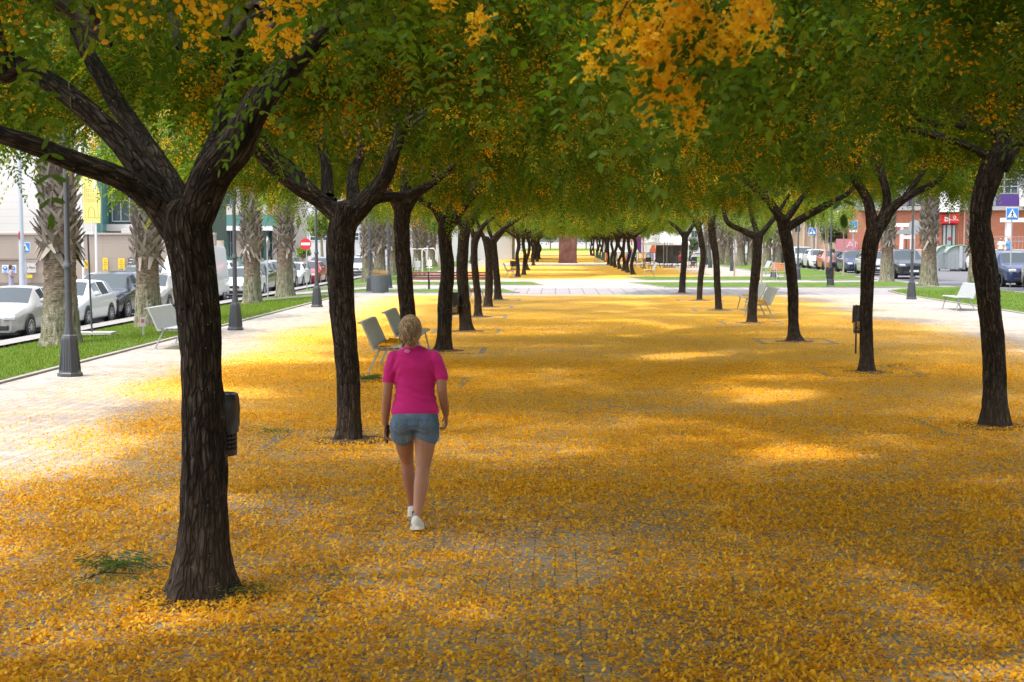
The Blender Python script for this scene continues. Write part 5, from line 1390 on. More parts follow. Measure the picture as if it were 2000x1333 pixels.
p = A(529, 500, 90); folk((p.x, 90, -.45), 1.6, 'stand', (.03, .03, .04), (.05, .05, .07), (.02, .015, .01), 'person in dark clothes standing between palms by the parked cars')
# ------------------------------------------------------------------ cars
M_GLASS = N('car_glass'); M_GLASS.set((.05, .065, .07), .08, .3, .9); M_GLASS = M_GLASS.m
M_TYRE = simple('tyre_rubber', (.018, .018, .018), .85); M_RIM = simple('alloy_rim', (.45, .46, .47), .3, metal=.7)
M_TRIM = simple('black_trim', (.016, .016, .017), .5); M_HEAD = simple('headlamp_lens', (.55, .58, .60), .12, metal=.4, var=.25, scale=18); M_TAIL = simple('tail_lamp', (.42, .012, .015), .2)
M_PLATE = simple('number_plate', (.72, .72, .70), .5)
def paint(name, col, rough=.28):
    k = N(name); k.set(k.mix(k.noise(k.coord(), 2, 2), tuple(x * .95 for x in col), col), rough, 0, .5); k.b.inputs['Coat Weight'].default_value = .7; k.b.inputs['Coat Roughness'].default_value = .06
    return k.m
# stations: y, roofline z, shoulder z, half width, half width at the top line, zone (h hood, w windscreen, c cabin, r rear window, t tail)
PROFILES = {
 'sedan': [(-2.24, .60, .56, .66, .58, 'h'), (-2.17, .70, .64, .80, .70, 'h'), (-1.6, .84, .76, .865, .74, 'h'), (-1.02, .95, .86, .875, .72, 'h'), (-.98, .97, .90, .875, .71, 'w'), (-.28, 1.37, .93, .88, .58, 'c'), (.10, 1.42, .94, .88, .57, 'c'), (.14, 1.42, .94, .88, .57, 'p'), (.22, 1.42, .94, .88, .57, 'c'), (.78, 1.38, .95, .88, .58, 'r'), (1.42, 1.05, .96, .87, .68, 't'), (2.05, .99, .92, .83, .72, 't'), (2.22, .84, .80, .74, .64, 't')],
 'hatch': [(-2.02, .60, .55, .66, .58, 'h'), (-1.95, .72, .66, .80, .70, 'h'), (-1.5, .88, .80, .855, .73, 'h'), (-1.05, .97, .89, .865, .72, 'h'), (-1.0, .99, .93, .865, .71, 'w'), (-.28, 1.40, .95, .87, .60, 'c'), (.20, 1.46, .97, .87, .59, 'c'), (.25, 1.46, .97, .87, .59, 'p'), (.34, 1.46, .98, .87, .59, 'c'), (1.05, 1.44, 1.0, .87, .59, 'p'), (1.18, 1.43, 1.01, .865, .59, 'c'), (1.55, 1.38, 1.03, .86, .60, 'r'), (1.90, 1.02, .97, .82, .70, 't'), (2.0, .86, .80, .78, .68, 't')],
 'suv': [(-2.28, .68, .62, .70, .62, 'h'), (-2.20, .86, .78, .86, .74, 'h'), (-1.7, 1.0, .92, .92, .78, 'h'), (-1.12, 1.08, 1.0, .93, .77, 'h'), (-1.08, 1.10, 1.03, .93, .76, 'w'), (-.38, 1.55, 1.07, .93, .66, 'c'), (.15, 1.64, 1.09, .93, .65, 'c'), (.20, 1.64, 1.09, .93, .65, 'p'), (.30, 1.64, 1.10, .93, .65, 'c'), (1.15, 1.63, 1.13, .93, .66, 'p'), (1.28, 1.62, 1.14, .925, .66, 'c'), (1.85, 1.58, 1.17, .91, .67, 'r'), (2.15, 1.18, 1.10, .88, .76, 't'), (2.26, .95, .90, .84, .74, 't')],
 'van': [(-2.72, .85, .80, .80, .70, 'h'), (-2.64, 1.05, .98, .93, .82, 'h'), (-2.15, 1.22, 1.15, .98, .86, 'h'), (-2.1, 1.26, 1.18, .98, .85, 'w'), (-1.35, 2.12, 1.22, 1.0, .80, 'c'), (-.95, 2.38, 1.25, 1.0, .80, 'c'), (-.45, 2.48, 1.25, 1.0, .82, 't'), (2.6, 2.48, 1.25, 1.0, .84, 't'), (2.7, 2.3, 1.2, .98, .82, 't')],
}
def make_car(kind, mat):
    t = empty('parked_van' if kind == 'van' else 'parked_car', (0, 0, 0)); S = PROFILES[kind]; zb = .20 if kind in ('sedan', 'hatch') else .26
    st = []
    for i in range(len(S) - 1):
        a, b_ = S[i], S[i + 1]; L = b_[0] - a[0]; m = max(1, int(L / .16))
        for j in range(m):
            q = j / m; st.append([a[k] * (1 - q) + b_[k] * q for k in range(5)] + [a[5]])
    st.append(list(S[-1]))
    def ring(s):
        y, zt, zk, w, wt, z = s
        pts = [(w * .86, zb), (w * .97, zb + .06), (w, zb + .22), (w * 1.0, (zb + zk) / 2 + .04), (w * .985, zk - .07), (w * .955, zk), (wt + (w * .955 - wt) * .10, zk + (zt - zk) * .86), (wt * .93, zt - .012), (wt * .55, zt + .008), (0, zt + .015)]
        return [(x, y, z_) for x, z_ in pts] + [(-x, y, z_) for x, z_ in reversed(pts[:-1])]
    rings = [ring(s) for s in st]; n = len(rings[0]); V = [p for r in rings for p in r]
    body, glass = MB(), MB(); bf, gf = [], []
    for i in range(len(rings) - 1):
        z = st[i][5]; j2 = st[i + 1]
        for k in range(n - 1):
            f = (i * n + k, i * n + k + 1, (i + 1) * n + k + 1, (i + 1) * n + k); g = False
            if z in 'c' and k in (5, n - 7): g = (st[i][1] - st[i][2]) > .25
            if z == 'w' and k in (7, 8, n - 10, n - 9): g = True
            if z == 'r' and k in (7, 8, n - 10, n - 9): g = True
            if kind == 'van' and z == 'c' and i > 9: g = g and i < 11
            (gf if g else bf).append(f)
        bf.append((i * n + n - 1, i * n, (i + 1) * n, (i + 1) * n + n - 1))
    bf.append(tuple(range(n))); bf.append(tuple((len(rings) - 1) * n + k for k in range(n - 1, -1, -1)))
    body.add(V, bf).build('body', mat, t, smooth=True)
    glass.add([(x * 1.002, y, z_) for x, y, z_ in V], gf).build('window', M_GLASS, t, smooth=True)
    y0, y1 = S[0][0], S[-1][0]; w = S[3][3]; wr = .31 if kind in ('sedan', 'hatch') else .35; hz = S[1][1]
    fy, ry = y0 + (.86 if kind != 'van' else 1.0), y1 - (.82 if kind != 'van' else 1.0)
    for yy in (fy, ry):
        for sx in (-1, 1):
            wh = MB().lathe([(wr * .68, .0), (wr * .96, .0), (wr, .03), (wr, .17), (wr * .96, .205), (wr * .68, .205)], n=24, axis='X')
            o = wh.build('wheel', M_TYRE, t, smooth=True); o.location = (sx * (w - .09) - (.1025), yy, wr)
            q = MB(); side = .19 if sx > 0 else .015
            for a in range(10): 
                an = 2 * math.pi * a / 10; q.tube([(side, 0, 0), (side, wr * .66 * math.cos(an), wr * .66 * math.sin(an))], [.028, .020], 4)
            q.lathe([(wr * .70, side - .02), (wr * .70, side + .02), (wr * .62, side + .02), (wr * .62, side - .02), (wr * .70, side - .02)], n=20, axis='X')
            r_ = q.build('rim', M_RIM, o)
            ar = MB().lathe([(wr + .055, 0), (wr + .055, .02), (.02, .02), (.02, 0)], n=24, axis='X'); ao = ar.build('wheel_arch', M_TRIM, t); ao.location = (sx * (w + .0) - .01, yy, wr + .02)
    # front: headlights, grille, intake, plate
    for sx in (-1, 1):
        MB().box((sx * S[1][3] * .74, y0 + .030, hz - .10), (.34, .12, .13), rz=sx * .30, bev=.03).build('headlight', M_HEAD, t)
        MB().box((sx * S[-1][3] * .80, y1 - .045, S[-2][2] - .12 if kind != 'van' else 1.0), (.20, .12, .16 if kind != 'suv' else .34), rz=-sx * .25, bev=.02).build('tail_light', M_TAIL, t)
        MB().ell((sx * (w + .12), S[5][0] - .40 if kind != 'van' else -1.75, S[5][2] + .10), (.11, .06, .075), 10, 7).build('mirror', mat, t, smooth=True)
    MB().box((0, y0 - .02, hz - .15), (.66, .05, .12), bev=.02).build('grille', M_TRIM, t)
    MB().box((0, y0 - .02, .34), (1.15, .07, .14), bev=.02).build('air_intake', M_TRIM, t)
    MB().box((0, y0 - .045, .45), (.50, .02, .11)).build('number_plate', M_PLATE, t)
    MB().box((0, y1 + .01, .62), (.50, .02, .11)).build('number_plate', M_PLATE, t)
    MB().box((0, y1 + .0, .34), (1.3, .06, .16), bev=.02).build('rear_bumper', M_TRIM, t)
    MB().box((0, (y0 + y1) / 2, zb - .02), (w * 1.7, (y1 - y0) * .93, .10)).build('underside', M_TRIM, t)
    return t
P_SILV = paint('silver_beige_paint', (.31, .29, .26)); P_WHITE = paint('white_car_paint', (.62, .63, .63)); P_BLACK = paint('black_car_paint', (.012, .013, .018)); P_GREY = paint('grey_car_paint', (.30, .32, .33)); P_RED = paint('red_car_paint', (.42, .015, .02)); P_BLUE = paint('navy_car_paint', (.02, .03, .085)); P_GREEN = paint('dark_green_car_paint', (.03, .035, .025)); P_SALM = paint('faded_red_paint', (.45, .12, .08)); P_PALE = paint('pale_green_grey_paint', (.36, .40, .38))
CT = {}
def car(kind, pm, x, front, rz, label, group, kname='parked_car', scale=1.0):
    key = (kind, pm.name); L = PROFILES[kind][-1][0]
    z = float(terrain(x))
    loc = (x, front + 2.0, z + .005)
    if key not in CT:
        o = make_car(kind, pm); CT[key] = o; o.location = loc; o.rotation_euler = (0, 0, rz)
        tag(o, label, 'car' if kind != 'van' else 'van', group)
    else:
        o = copy_thing(CT[key], loc, rz, label, group); o['category'] = 'car' if kind != 'van' else 'van'
    o.scale = (scale,) * 3
    return o
gl, gr = 'cars parked along the left street', 'cars parked along the right street'
X0 = -15.62
car('sedan', P_SILV, X0, 39.2, 0, 'silver beige saloon car nearest at the left edge, headlamp to the camera', gl)
car('hatch', P_WHITE, X0, 44.0, 0, 'white hatchback between the silver saloon and the black car', gl)
car('suv', P_BLACK, X0 - .1, 48.6, 0, 'glossy black car left of the second palm', gl)
car('hatch', P_SILV, X0, 53.6, 0, 'silver hatchback half hidden by the second palm', gl)
car('van', P_WHITE, X0 - .2, 60.2, 0, 'tall white van beside the thick trunk', gl, 'parked_van')
car('hatch', P_WHITE, X0 + .6, 66.2, 0, 'white hatchback just right of the thick trunk, behind a lamp post', gl)
car('suv', P_GREEN, X0, 71.8, 0, 'dark green car seen between the third and fourth palm', gl)
car('suv', P_GREY, X0, 77.5, 0, 'silver grey car directly left of the fourth palm', gl)
car('hatch', P_WHITE, X0 + .1, 82.2, 0, 'white hatchback directly right of the fourth palm', gl)
car('hatch', P_RED, X0 + .2, 87.5, 0, 'bright red hatchback beside the second trunk', gl)
car('suv', P_BLACK, X0 + .2, 92.5, 0, 'dark car behind the red hatchback', gl)
car('sedan', P_WHITE, X0, 98, 0, 'white saloon hidden mostly behind the second trunk', gl)
car('hatch', P_WHITE, X0 + .3, 109, 0, 'white hatchback seen right of the second trunk', gl)
car('suv', P_GREY, X0, 115, 0, 'grey car behind the last white hatchback', gl)
for i, (y, k_, pm, l) in enumerate(((60, 'sedan', P_WHITE, 'white saloon across the left street, first of the far side'), (66, 'suv', P_GREY, 'grey car across the left street behind the white van'), (74, 'hatch', P_WHITE, 'white hatchback across the left street beyond the third palm'), (82, 'suv', P_WHITE, 'white tall car across the left street beyond the fourth palm'), (92, 'sedan', P_GREY, 'grey saloon across the left street above the red car'), (103, 'suv', P_BLACK, 'dark car across the left street above the red car'))):
    car(k_, pm, -19.8, y, 0, l, gl)
car('van', P_WHITE, -18.6, 122, 0, 'distant white van on the left street', gl)
XR0 = 20.0
car('suv', P_BLACK, 19.75, 80, 0, 'black off-road car seen from behind left of the shop palm', gr)
car('suv', P_BLUE, 21.35, 66, 0, 'dark blue people carrier at the right edge, seen from behind', gr)
car('hatch', P_SILV, 21.5, 60.5, 0, 'silver car cut by the right edge of the photo', gr)
car('hatch', P_BLUE, 19.75, 94, 0, 'navy hatchback left of the second right trunk, seen from behind', gr)
car('hatch', P_GREY, 19.8, 88, 0, 'grey car between the navy hatchback and the black off-road car', gr)
car('hatch', P_SALM, 19.7, 101, 0, 'faded red hatchback behind the lamp post at right', gr)
car('hatch', P_WHITE, 19.7, 107, 0, 'white hatchback left of the faded red one', gr)
car('suv', P_PALE, 19.6, 113, 0, 'pale grey green estate left of the white hatchback', gr)
car('hatch', P_BLACK, 19.8, 119, 0, 'dark car farthest of the right line', gr)
car('hatch', P_RED, 23.0, 100, 0, 'bright red car in the second line above the navy hatchback', gr)
car('sedan', P_WHITE, 29.0, 99, math.pi, 'white car across the right street beside the containers', gr)
# waste containers
M_CONT = simple('container_grey', (.26, .29, .29), .6, var=.1); M_LID = simple('container_lid_green', (.10, .22, .12), .5)
def container(px, Y, w, label):
    p = A(px, 500, Y); t = empty('waste_container', (p.x, Y, .1), 0, label, 'waste container', 'waste containers across the right street')
    m = MB().prism([(-w * .42, .12), (w * .42, .12), (w * .5, 1.25), (-w * .5, 1.25)], -.55, .55)
    for k_ in range(6): m.box((-w * .4 + k_ * w * .16, -.56, .7), (.05, .04, 1.0))
    m.build('tub', M_CONT, t); pts = [(w * .52 * math.cos(a), 1.25 + .5 * math.sin(a)) for a in np.linspace(0, math.pi, 11)]
    MB().prism(pts, -.5, .5).build('lid', M_CONT, t); MB().tube([(x, -.52, z) for x, z in pts], .06, 6).build('lid_rim', M_LID, t)
    MB().box((0, -.6, .95), (.22, .06, 1.5), bev=.01).build('lift_plate', M_GALV, t)
    for sx in (-1, 1): MB().lathe([(.1, -.03), (.1, .03)], (sx * w * .35, -.4, .1), 14, 'X').build('wheel', M_TYRE, t)
container(1845, 101, 1.3, 'narrow grey waste container left of the big one, behind the palm'); container(1872, 100, 1.75, 'big rounded grey waste container with green rim right of the shop palm')
# ------------------------------------------------------------------ buildings and background
def facade_mat(name, col, lines=None, lw=.03, vert=None, rough=.85, var=.06):
    k = N(name); v = k.coord(); c = k.mix(k.noise(v, .6, 4), tuple(x * (1 - var) for x in col), tuple(min(1, x * (1 + var)) for x in col))
    s_ = k.n('ShaderNodeSeparateXYZ'); k.l(v, s_.inputs[0])
    if lines:
        m = k.math('LESS_THAN', k.math('FRACT', k.math('DIVIDE', s_.outputs[2], lines)), lw / lines); c = k.mix(k.math('MULTIPLY', m, .35), c, tuple(x * .5 for x in col))
    if vert:
        m = k.math('LESS_THAN', k.math('FRACT', k.math('DIVIDE', s_.outputs[0], vert)), lw / vert); c = k.mix(k.math('MULTIPLY', m, .35), c, tuple(x * .5 for x in col))
    k.set(c, rough, spec=.3); return k.m
M_PANEL = facade_mat('white_panel', (.62, .60, .57), .42, .025)
M_BEIGE = facade_mat('beige_stone', (.36, .30, .25), .9, .02, 1.5, var=.15)
M_WIN = N('window_glass'); M_WIN.set((.06, .09, .10), .1, .2, .8); M_WIN = M_WIN.m
M_TEAL = simple('teal_glass', (.10, .24, .22), .2); M_DGREEN = simple('dark_green_panel', (.03, .075, .06), .5)
M_BRICK = N('brick'); _v = M_BRICK.coord(); _m = M_BRICK.n('ShaderNodeMapping'); M_BRICK.l(_v, _m.inputs[0]); _m.inputs[2].default_value = (math.pi / 2, 0, 0)
_b = M_BRICK.n('ShaderNodeTexBrick'); M_BRICK.l(_m.outputs[0], _b.inputs[0]); _b.inputs['Scale'].default_value = 1; _b.inputs['Brick Width'].default_value = .26; _b.inputs['Row Height'].default_value = .08; _b.inputs['Mortar Size'].default_value = .008
_b.inputs['Color1'].default_value = (.42, .14, .07, 1); _b.inputs['Color2'].default_value = (.34, .11, .055, 1); _b.inputs['Mortar'].default_value = (.30, .20, .15, 1); M_BRICK.set(_b.outputs[0], .9); M_BRICK = M_BRICK.m
M_PURP = facade_mat('purple_cladding', (.085, .045, .20), .22, .03); M_SALMON = facade_mat('salmon_render', (.55, .40, .28), 3.1, .05)
M_CREAM = facade_mat('cream_render', (.58, .52, .44), 3.0, .05); M_PALE = facade_mat('pale_concrete', (.50, .50, .49), 3.2, .06)
class Bld:
    """a building whose origin stands at photo column px on depth Y; parts given as photo rectangles on planes near Y"""
    def __init__(s, name, px, Y, zg, label, cat='building', group=None):
        p = A(px, 470, Y); s.o = Vector((p.x, Y, zg)); s.Y = Y; s.t = empty(name, s.o, 0, label, cat, group)
    def pt(s, px, py, dy=0): return A(px, py, s.Y) - s.o + Vector((0, dy, 0))
    def rect(s, name, x0, y0, x1, y1, mat, dy=0.0, th=.3, parent=None):
        """front face dy metres in front (-) or behind (+) of plane Y, thickness th going back"""
        a, b_ = s.pt(x0, y1), s.pt(x1, y0)
        m = MB().box(((a.x + b_.x) / 2, dy + th / 2, (a.z + b_.z) / 2), (abs(b_.x - a.x), th, abs(b_.z - a.z)))
        return m.build(name, mat, parent or s.t)
    def window(s, x0, y0, x1, y1, fm=None, nv=2, nh=1, dy=-.06):
        fm = fm or M_WHITE; a, b_ = s.pt(x0, y1), s.pt(x1, y0); W, H = b_.x - a.x, b_.z - a.z; f = max(.04, W * .04)
        m = MB()
        for i in range(nv + 1): m.box((a.x + W * i / nv, dy + .04, (a.z + b_.z) / 2), (f, .10, H + f))
        for j in range(nh + 1): m.box(((a.x + b_.x) / 2, dy + .045, a.z + H * j / nh), (W - f * .5, .085, f))
        w = m.build('window', fm, s.t)
        MB().box(((a.x + b_.x) / 2, dy + .05, (a.z + b_.z) / 2), (W, .02, H)).build('pane', M_WIN, w); return w
# --- left: white panelled building over a beige wall
B = Bld('office_building', 60, 84, -.6, 'white panelled building above the beige wall at far left')
B.rect('wall', -420, 60, 176, 456, M_PANEL, 0, 9)
B.rect('base_band', -420, 456.3, 176, 463, simple('yellowish_ledge', (.50, .45, .33), .8), -.15, .5)
B.rect('return_wall', 176.2, 60, 190, 470, M_TEAL, .25, 8)
B.rect('recessed_wall', 190.2, 60, 372, 470, M_DGREEN, 1.5, 7)
for x in (205, 262, 320): B.window(x, 350, x + 50, 432, M_GALV, 3, 2, 1.42)
B.rect('sill_block', 180, 438, 270, 452, simple('sill_stone', (.55, .50, .47), .8), 1.0, .45)
B.rect('sill_block', 233, 446, 275, 457, M_PANEL, .4, .5)
for y in (330, 210, 120): B.rect('floor_band', 190.2, y, 372, y + 16, M_PANEL, 1.1, .35)
W_ = Bld('perimeter_wall', 150, 82, -.65, 'beige stained perimeter wall with posters behind the left parked cars', 'wall')
W_.rect('wall', -500, 459, 420, 575, M_BEIGE, 0, .35); W_.rect('coping', -500, 455, 420, 458.8, simple('coping_stone', (.42, .36, .31), .85), -.08, .5)
W_.rect('ledge', -500, 505, 100, 507.5, simple('ledge_dark', (.26, .22, .19), .85), -.10, .1)
W_.rect('plinth', -500, 553, 420, 575, simple('plinth_dark', (.20, .17, .15), .9, var=.4, scale=3), -.06, .06)
def poster(x0, y0, x1, y1, mat, label, lines=5, lm=None, name='poster', cat='poster'):
    b_ = Bld(name, (x0 + x1) / 2, 81.8, -.65, label, cat); b_.rect('sheet', x0, y0, x1, y1, mat, 0, .03)
    for i in range(lines):
        y = y0 + (y1 - y0) * (.14 + .74 * i / max(1, lines - 1)); w = (x1 - x0) * (.72 if i % 3 else .5); c = (x0 + x1) / 2
        b_.rect('printed_line', c - w / 2, y, c + w / 2, y + (y1 - y0) * .055, lm or simple('poster_ink', (.38, .22, .05), .7), -.012, .008)
    return b_
poster(164, 509, 174, 526, M_YEL, 'yellow poster on the wall, first to the right of the shaggy palm'); poster(201, 504, 210, 529, M_YEL, 'tall yellow poster on the wall, left of the white one'); poster(231, 505, 243, 526, M_YEL, 'yellow poster on a white board beside the second palm')
poster(250, 503, 263, 527, simple('poster_grey', (.10, .10, .11), .6), 'dark poster on the wall just left of the second palm', 4, M_SWHITE); poster(50, 537, 63, 543.5, M_YEL, 'small yellow notice below the white place sign', 2)
for i, (x, l) in enumerate(((4.5, 'round blue helmet sign on a white plate at far left'), (20, 'round blue ear sign on a white plate above the standing woman'))):
    b_ = Bld('safety_sign', x + 5, 81.8, -.65, l, 'sign'); b_.rect('plate', x, 518, x + 11.5, 533.5, M_SWHITE, 0, .03)
    c = b_.pt(x + 5.7, 524.5, -.02); MB().lathe([(.135, -.01), (.135, .01)], c, 24, 'Y').build('disc', M_SBLUE, b_.t)
    m = MB().ell(c + Vector((0, -.02, .03)), (.06, .01, .045), 12, 8) if i == 0 else MB().tube([c + Vector((-.04, -.02, .05)), c + Vector((.04, -.02, .03)), c + Vector((0, -.02, -.06))], .02, 6)
    m.build('pictogram', M_SWHITE, b_.t); b_.rect('caption', x + 1.5, 531, x + 10, 532.4, M_SBLUE, -.012, .01)
b_ = Bld('place_sign', 60, 81.8, -.65, 'white place sign with dark lettering behind the pale pole', 'sign'); b_.rect('plate', 48.5, 514, 70, 533, simple('sign_offwhite', (.52, .49, .46), .7), 0, .03); b_.rect('top_strip', 48.5, 509, 72, 513.4, simple('sign_offwhite', (.52, .49, .46), .7), 0, .03)
p = b_.pt(59.5, 523); text_obj('lettering', 'La Plana', .17, (p.x, -.012, p.z), M_SBLACK, b_.t); p = b_.pt(60, 511.2); text_obj('lettering', 'COMERCIALITZA', .085, (p.x, -.012, p.z), M_SBLACK, b_.t)
# --- left: house with balcony
B = Bld('apartment_building', 500, 118, -.6, 'cream building with a round balcony behind the third palm')
B.rect('wall', 300, 140, 548, 560, M_CREAM, 0, 12)
for y0, y1 in ((443, 451), (330, 338), (215, 223)):
    a, b_ = B.pt(425, y1), B.pt(566, y0); n = 12
    poly = [(a.x, -.01), (a.x, -1.6), (b_.x - 1.2, -1.6)] + [(b_.x - 1.2 + 1.2 * math.sin(q), -.4 - 1.2 * math.cos(q)) for q in np.linspace(.2, math.pi / 2, 6)] + [(b_.x, -.01)]
    s_ = MB().prism(poly, a.z, b_.z, 'XY').build('balcony', M_WHITE, B.t)
    m = MB()
    for q in range(len(poly) - 2):
        u, w = Vector(poly[q]), Vector(poly[q + 1]); c = (u + w) / 2; L = (w - u).length; an = math.atan2(w.y - u.y, w.x - u.x)
        m.box((c.x, c.y, b_.z + .5), (L, .03, .9), rz=an)
    m.build('railing_glass', M_TEAL, s_)
for x in (446, 522): B.rect('column', x, 451.5, x + 7, 560, M_DGREEN, -1.3, .3)
for y in (360, 465): 
    for x in (440, 480, 510): B.window(x, y - (20 if y == 465 else 0), x + 22, y + 40, M_GALV, 2, 2)
B.rect('doorway', 460, 470, 476, 520, M_CREAM, -.12, .1)
B = Bld('office_building', 650, 165, -.4, 'long pale building with a dark window band behind the no entry sign')
B.rect('wall', 549, 280, 1000, 540, M_PALE, 0, 12); B.rect('roof_edge', 549, 418, 1000, 422, M_GALV, -.5, .6)
for i in range(9): B.window(556 + i * 25, 424, 578 + i * 25, 438, M_GALV, 3, 1)
for i in range(9): B.window(556 + i * 25, 455, 576 + i * 25, 470, M_WHITE, 2, 2)
for i in range(5): B.window(560 + i * 45, 340, 596 + i * 45, 365, M_GALV, 3, 1)
# metal fence along the far pavement
def fence(name, x, y0, y1, h, label, mat, cat='fence'):
    z = float(terrain(x)) + .12; t = empty(name, (x, (y0 + y1) / 2, z), 0, label, cat); L = y1 - y0; n = int(L / .14); m = MB()
    for i in range(n): m.box((0, -L / 2 + i * .14, h / 2), (.02, .02, h))
    m.build('bars', mat, t)['kind'] = 'stuff'
    for zz in (.1, h - .05): MB().box((0, 0, zz), (.05, L, .05)).build('rail', mat, t)
    for i in range(int(L / 4) + 1): MB().box((0, -L / 2 + i * 4, h / 2 + .05), (.09, .09, h + .1)).build('fence_post', mat, t)
    return t
fence('metal_fence', -25.5, 84, 116, 1.5, 'pale green metal fence along the far left pavement', M_TEAL)
# --- right: brick block with raised terrace
B = Bld('brick_building', 1900, 122, .1, 'red brick block with purple cladding and white balconies at right')
B.rect('ground_floor', 1680, 412, 2300, 500, M_BRICK, 0, 10)
B.rect('floor_slab', 1680, 403, 2300, 411.6, simple('slab_grey', (.32, .31, .30), .8), -.5, 10)
B.rect('upper_wall', 1680, 120, 2300, 402.6, facade_mat('grey_render', (.26, .27, .32), .5, .03), .4, 9)
B.rect('purple_panel', 1948, 381, 1991, 402.4, M_PURP, .15, .3); B.rect('purple_panel', 1900, 305, 1988, 334, M_PURP, .15, .3); B.rect('purple_panel', 1774, 370, 1787, 402.4, M_PURP, .15, .3)
B.rect('white_bay', 1830, 384, 1864, 415, M_WHITE, -1.6, 2.0); B.rect('white_balcony', 1992, 368, 2080, 404, M_WHITE, -1.5, 2.0); B.rect('white_balcony', 1992, 300, 2080, 335, M_WHITE, -1.5, 2.0)
B.rect('white_bay', 1830, 300, 1842, 383.8, M_WHITE, -1.0, 1.5)
for x0, y0, x1, y1 in ((1950, 337, 1991, 378), (1896, 337, 1940, 378), (1790, 340, 1826, 400), (1700, 350, 1740, 398), (1745, 375, 1770, 398), (1900, 250, 1985, 300), (1790, 250, 1826, 310)): B.window(x0, y0, x1, y1, M_GALV, 3, 3, .30)
for x0, x1, dy in ((1865.5, 1885, -.9), (1983, 1998, -2.0), (1745, 1772, -.4)):
    y0 = 374 if x0 < 1980 else 361; lv = MB()
    a, b_ = B.pt(x0, y0 + 26), B.pt(x1, y0)
    for i in range(8): lv.box(((a.x + b_.x) / 2, dy, a.z + (b_.z - a.z) * i / 7), (b_.x - a.x, .25, .05), rx=.4)
    for xx in (a.x, b_.x): lv.box((xx, dy + .15, (a.z + b_.z) / 2), (.05, .05, b_.z - a.z))
    lv.build('louvre', M_GALV, B.t)
B.rect('pilaster', 1880, 411.8, 1884.5, 500, simple('pilaster_pink', (.50, .34, .26), .8), -.14, .14); B.rect('pilaster', 1871, 411.8, 1872.5, 500, simple('pilaster_pink', (.50, .34, .26), .8), -.12, .12)
sg = B.rect('shop_sign', 1831, 419.5, 1870.5, 437, M_SRED, -.6, .6); B.rect('sign_plate', 1850, 418.5, 1867, 436, M_SRED, -.95, .34, sg); B.rect('sign_edge', 1848.6, 418.5, 1849.8, 437, M_SWHITE, -.9, .2, sg)
B.rect('sign_block', 1841, 424, 1848.4, 433, M_SWHITE, -.63, .02, sg)
p = B.pt(1858.5, 430.3); text_obj('lettering', 'MAPFRE', .20, (p.x, -.962, p.z), M_SWHITE, B.t, sx=1.15)
c = B.pt(1858.2, 425); MB().tube([(c.x + .10 * math.cos(q), -.965, c.z + .10 * math.sin(q)) for q in np.linspace(0, 2 * math.pi, 16)], .03, 5).build('emblem', M_SWHITE, B.t)
d = B.rect('shop_door', 1839, 438.5, 1866, 492, simple('door_frame_dark', (.05, .05, .055), .5), -.12, .1)
for x0, x1 in ((1841, 1846), (1848, 1857), (1859, 1864.5)): B.rect('pane', x0, 440, x1, 491, simple('pale_shop_glass', (.34, .40, .40), .2), -.15, .03, d)
c = B.pt(1853.5, 467, -.16); MB().lathe([(.16, -.005), (.16, .005)], c, 20, 'Y').build('door_sticker', simple('sticker_maroon', (.30, .03, .05), .5), B.t)
B.rect('canopy_beam', 1936, 427, 2200, 435, M_WHITE, -3.0, .6)
for x in (1944, 2040): B.rect('column', x, 435.3, x + 9, 500, M_WHITE, -2.9, .5)
B.rect('canopy_beam', 1735, 437, 1778, 444, M_WHITE, -2.0, .6)
for x in (1748, 1768): B.rect('column', x, 444.3, x + 6, 500, M_WHITE, -1.9, .4)
B.rect('terrace', 1680, 487, 2300, 500, simple('terrace_wall', (.42, .36, .32), .85), -6, 5.9)
m = MB(); a, b_ = B.pt(1868, 488), B.pt(2120, 461)
nb = int((b_.x - a.x) / .3)
for i in range(nb): m.box((a.x + i * .3, -5.9, (a.z + b_.z) / 2 - .1), (.03, .03, b_.z - a.z))
for zz in (b_.z - .1, b_.z - .45): m.box(((a.x + b_.x) / 2, -5.9, zz), (b_.x - a.x, .06, .06))
m.build('terrace_railing', simple('railing_grey', (.30, .27, .26), .6), B.t)
# parasol of the terrace with hanging light box
p = A(1770, 470, 110); t = empty('terrace_parasol', (p.x, 110, .2), 0, 'dark grey terrace parasol with a white lettered valance at right', 'parasol')
zt = A(1770, 446, 110).z - .2; zb = A(1770, 458, 110).z - .2
MB().lathe([(1.5, zb), (1.0, zb + .18), (.04, zt), (.01, zt + .05)], n=4, a0=math.pi / 4).build('canopy', simple('parasol_grey', (.10, .11, .11), .8), t)
MB().tube([(0, 0, 0), (0, 0, zt)], .04, 8).build('pole', M_DARK, t); MB().box((-.2, -1.3, zb - .22), (.95, .06, .24)).build('valance', M_SWHITE, t)
# banner hoarding with ANI
B = Bld('hoarding', 1660, 123, .1, 'long pink hoarding with large pale letters behind the navy hatchback', 'hoarding'); B.rect('panel', 1633, 467, 1694, 500, simple('hoarding_pink', (.52, .20, .23), .7), 0, .1)
p = B.pt(1672, 478.5); text_obj('lettering', 'ANI', .78, (p.x, -.02, p.z), simple('pale_letters', (.70, .52, .54), .7), B.t, sx=1.25)
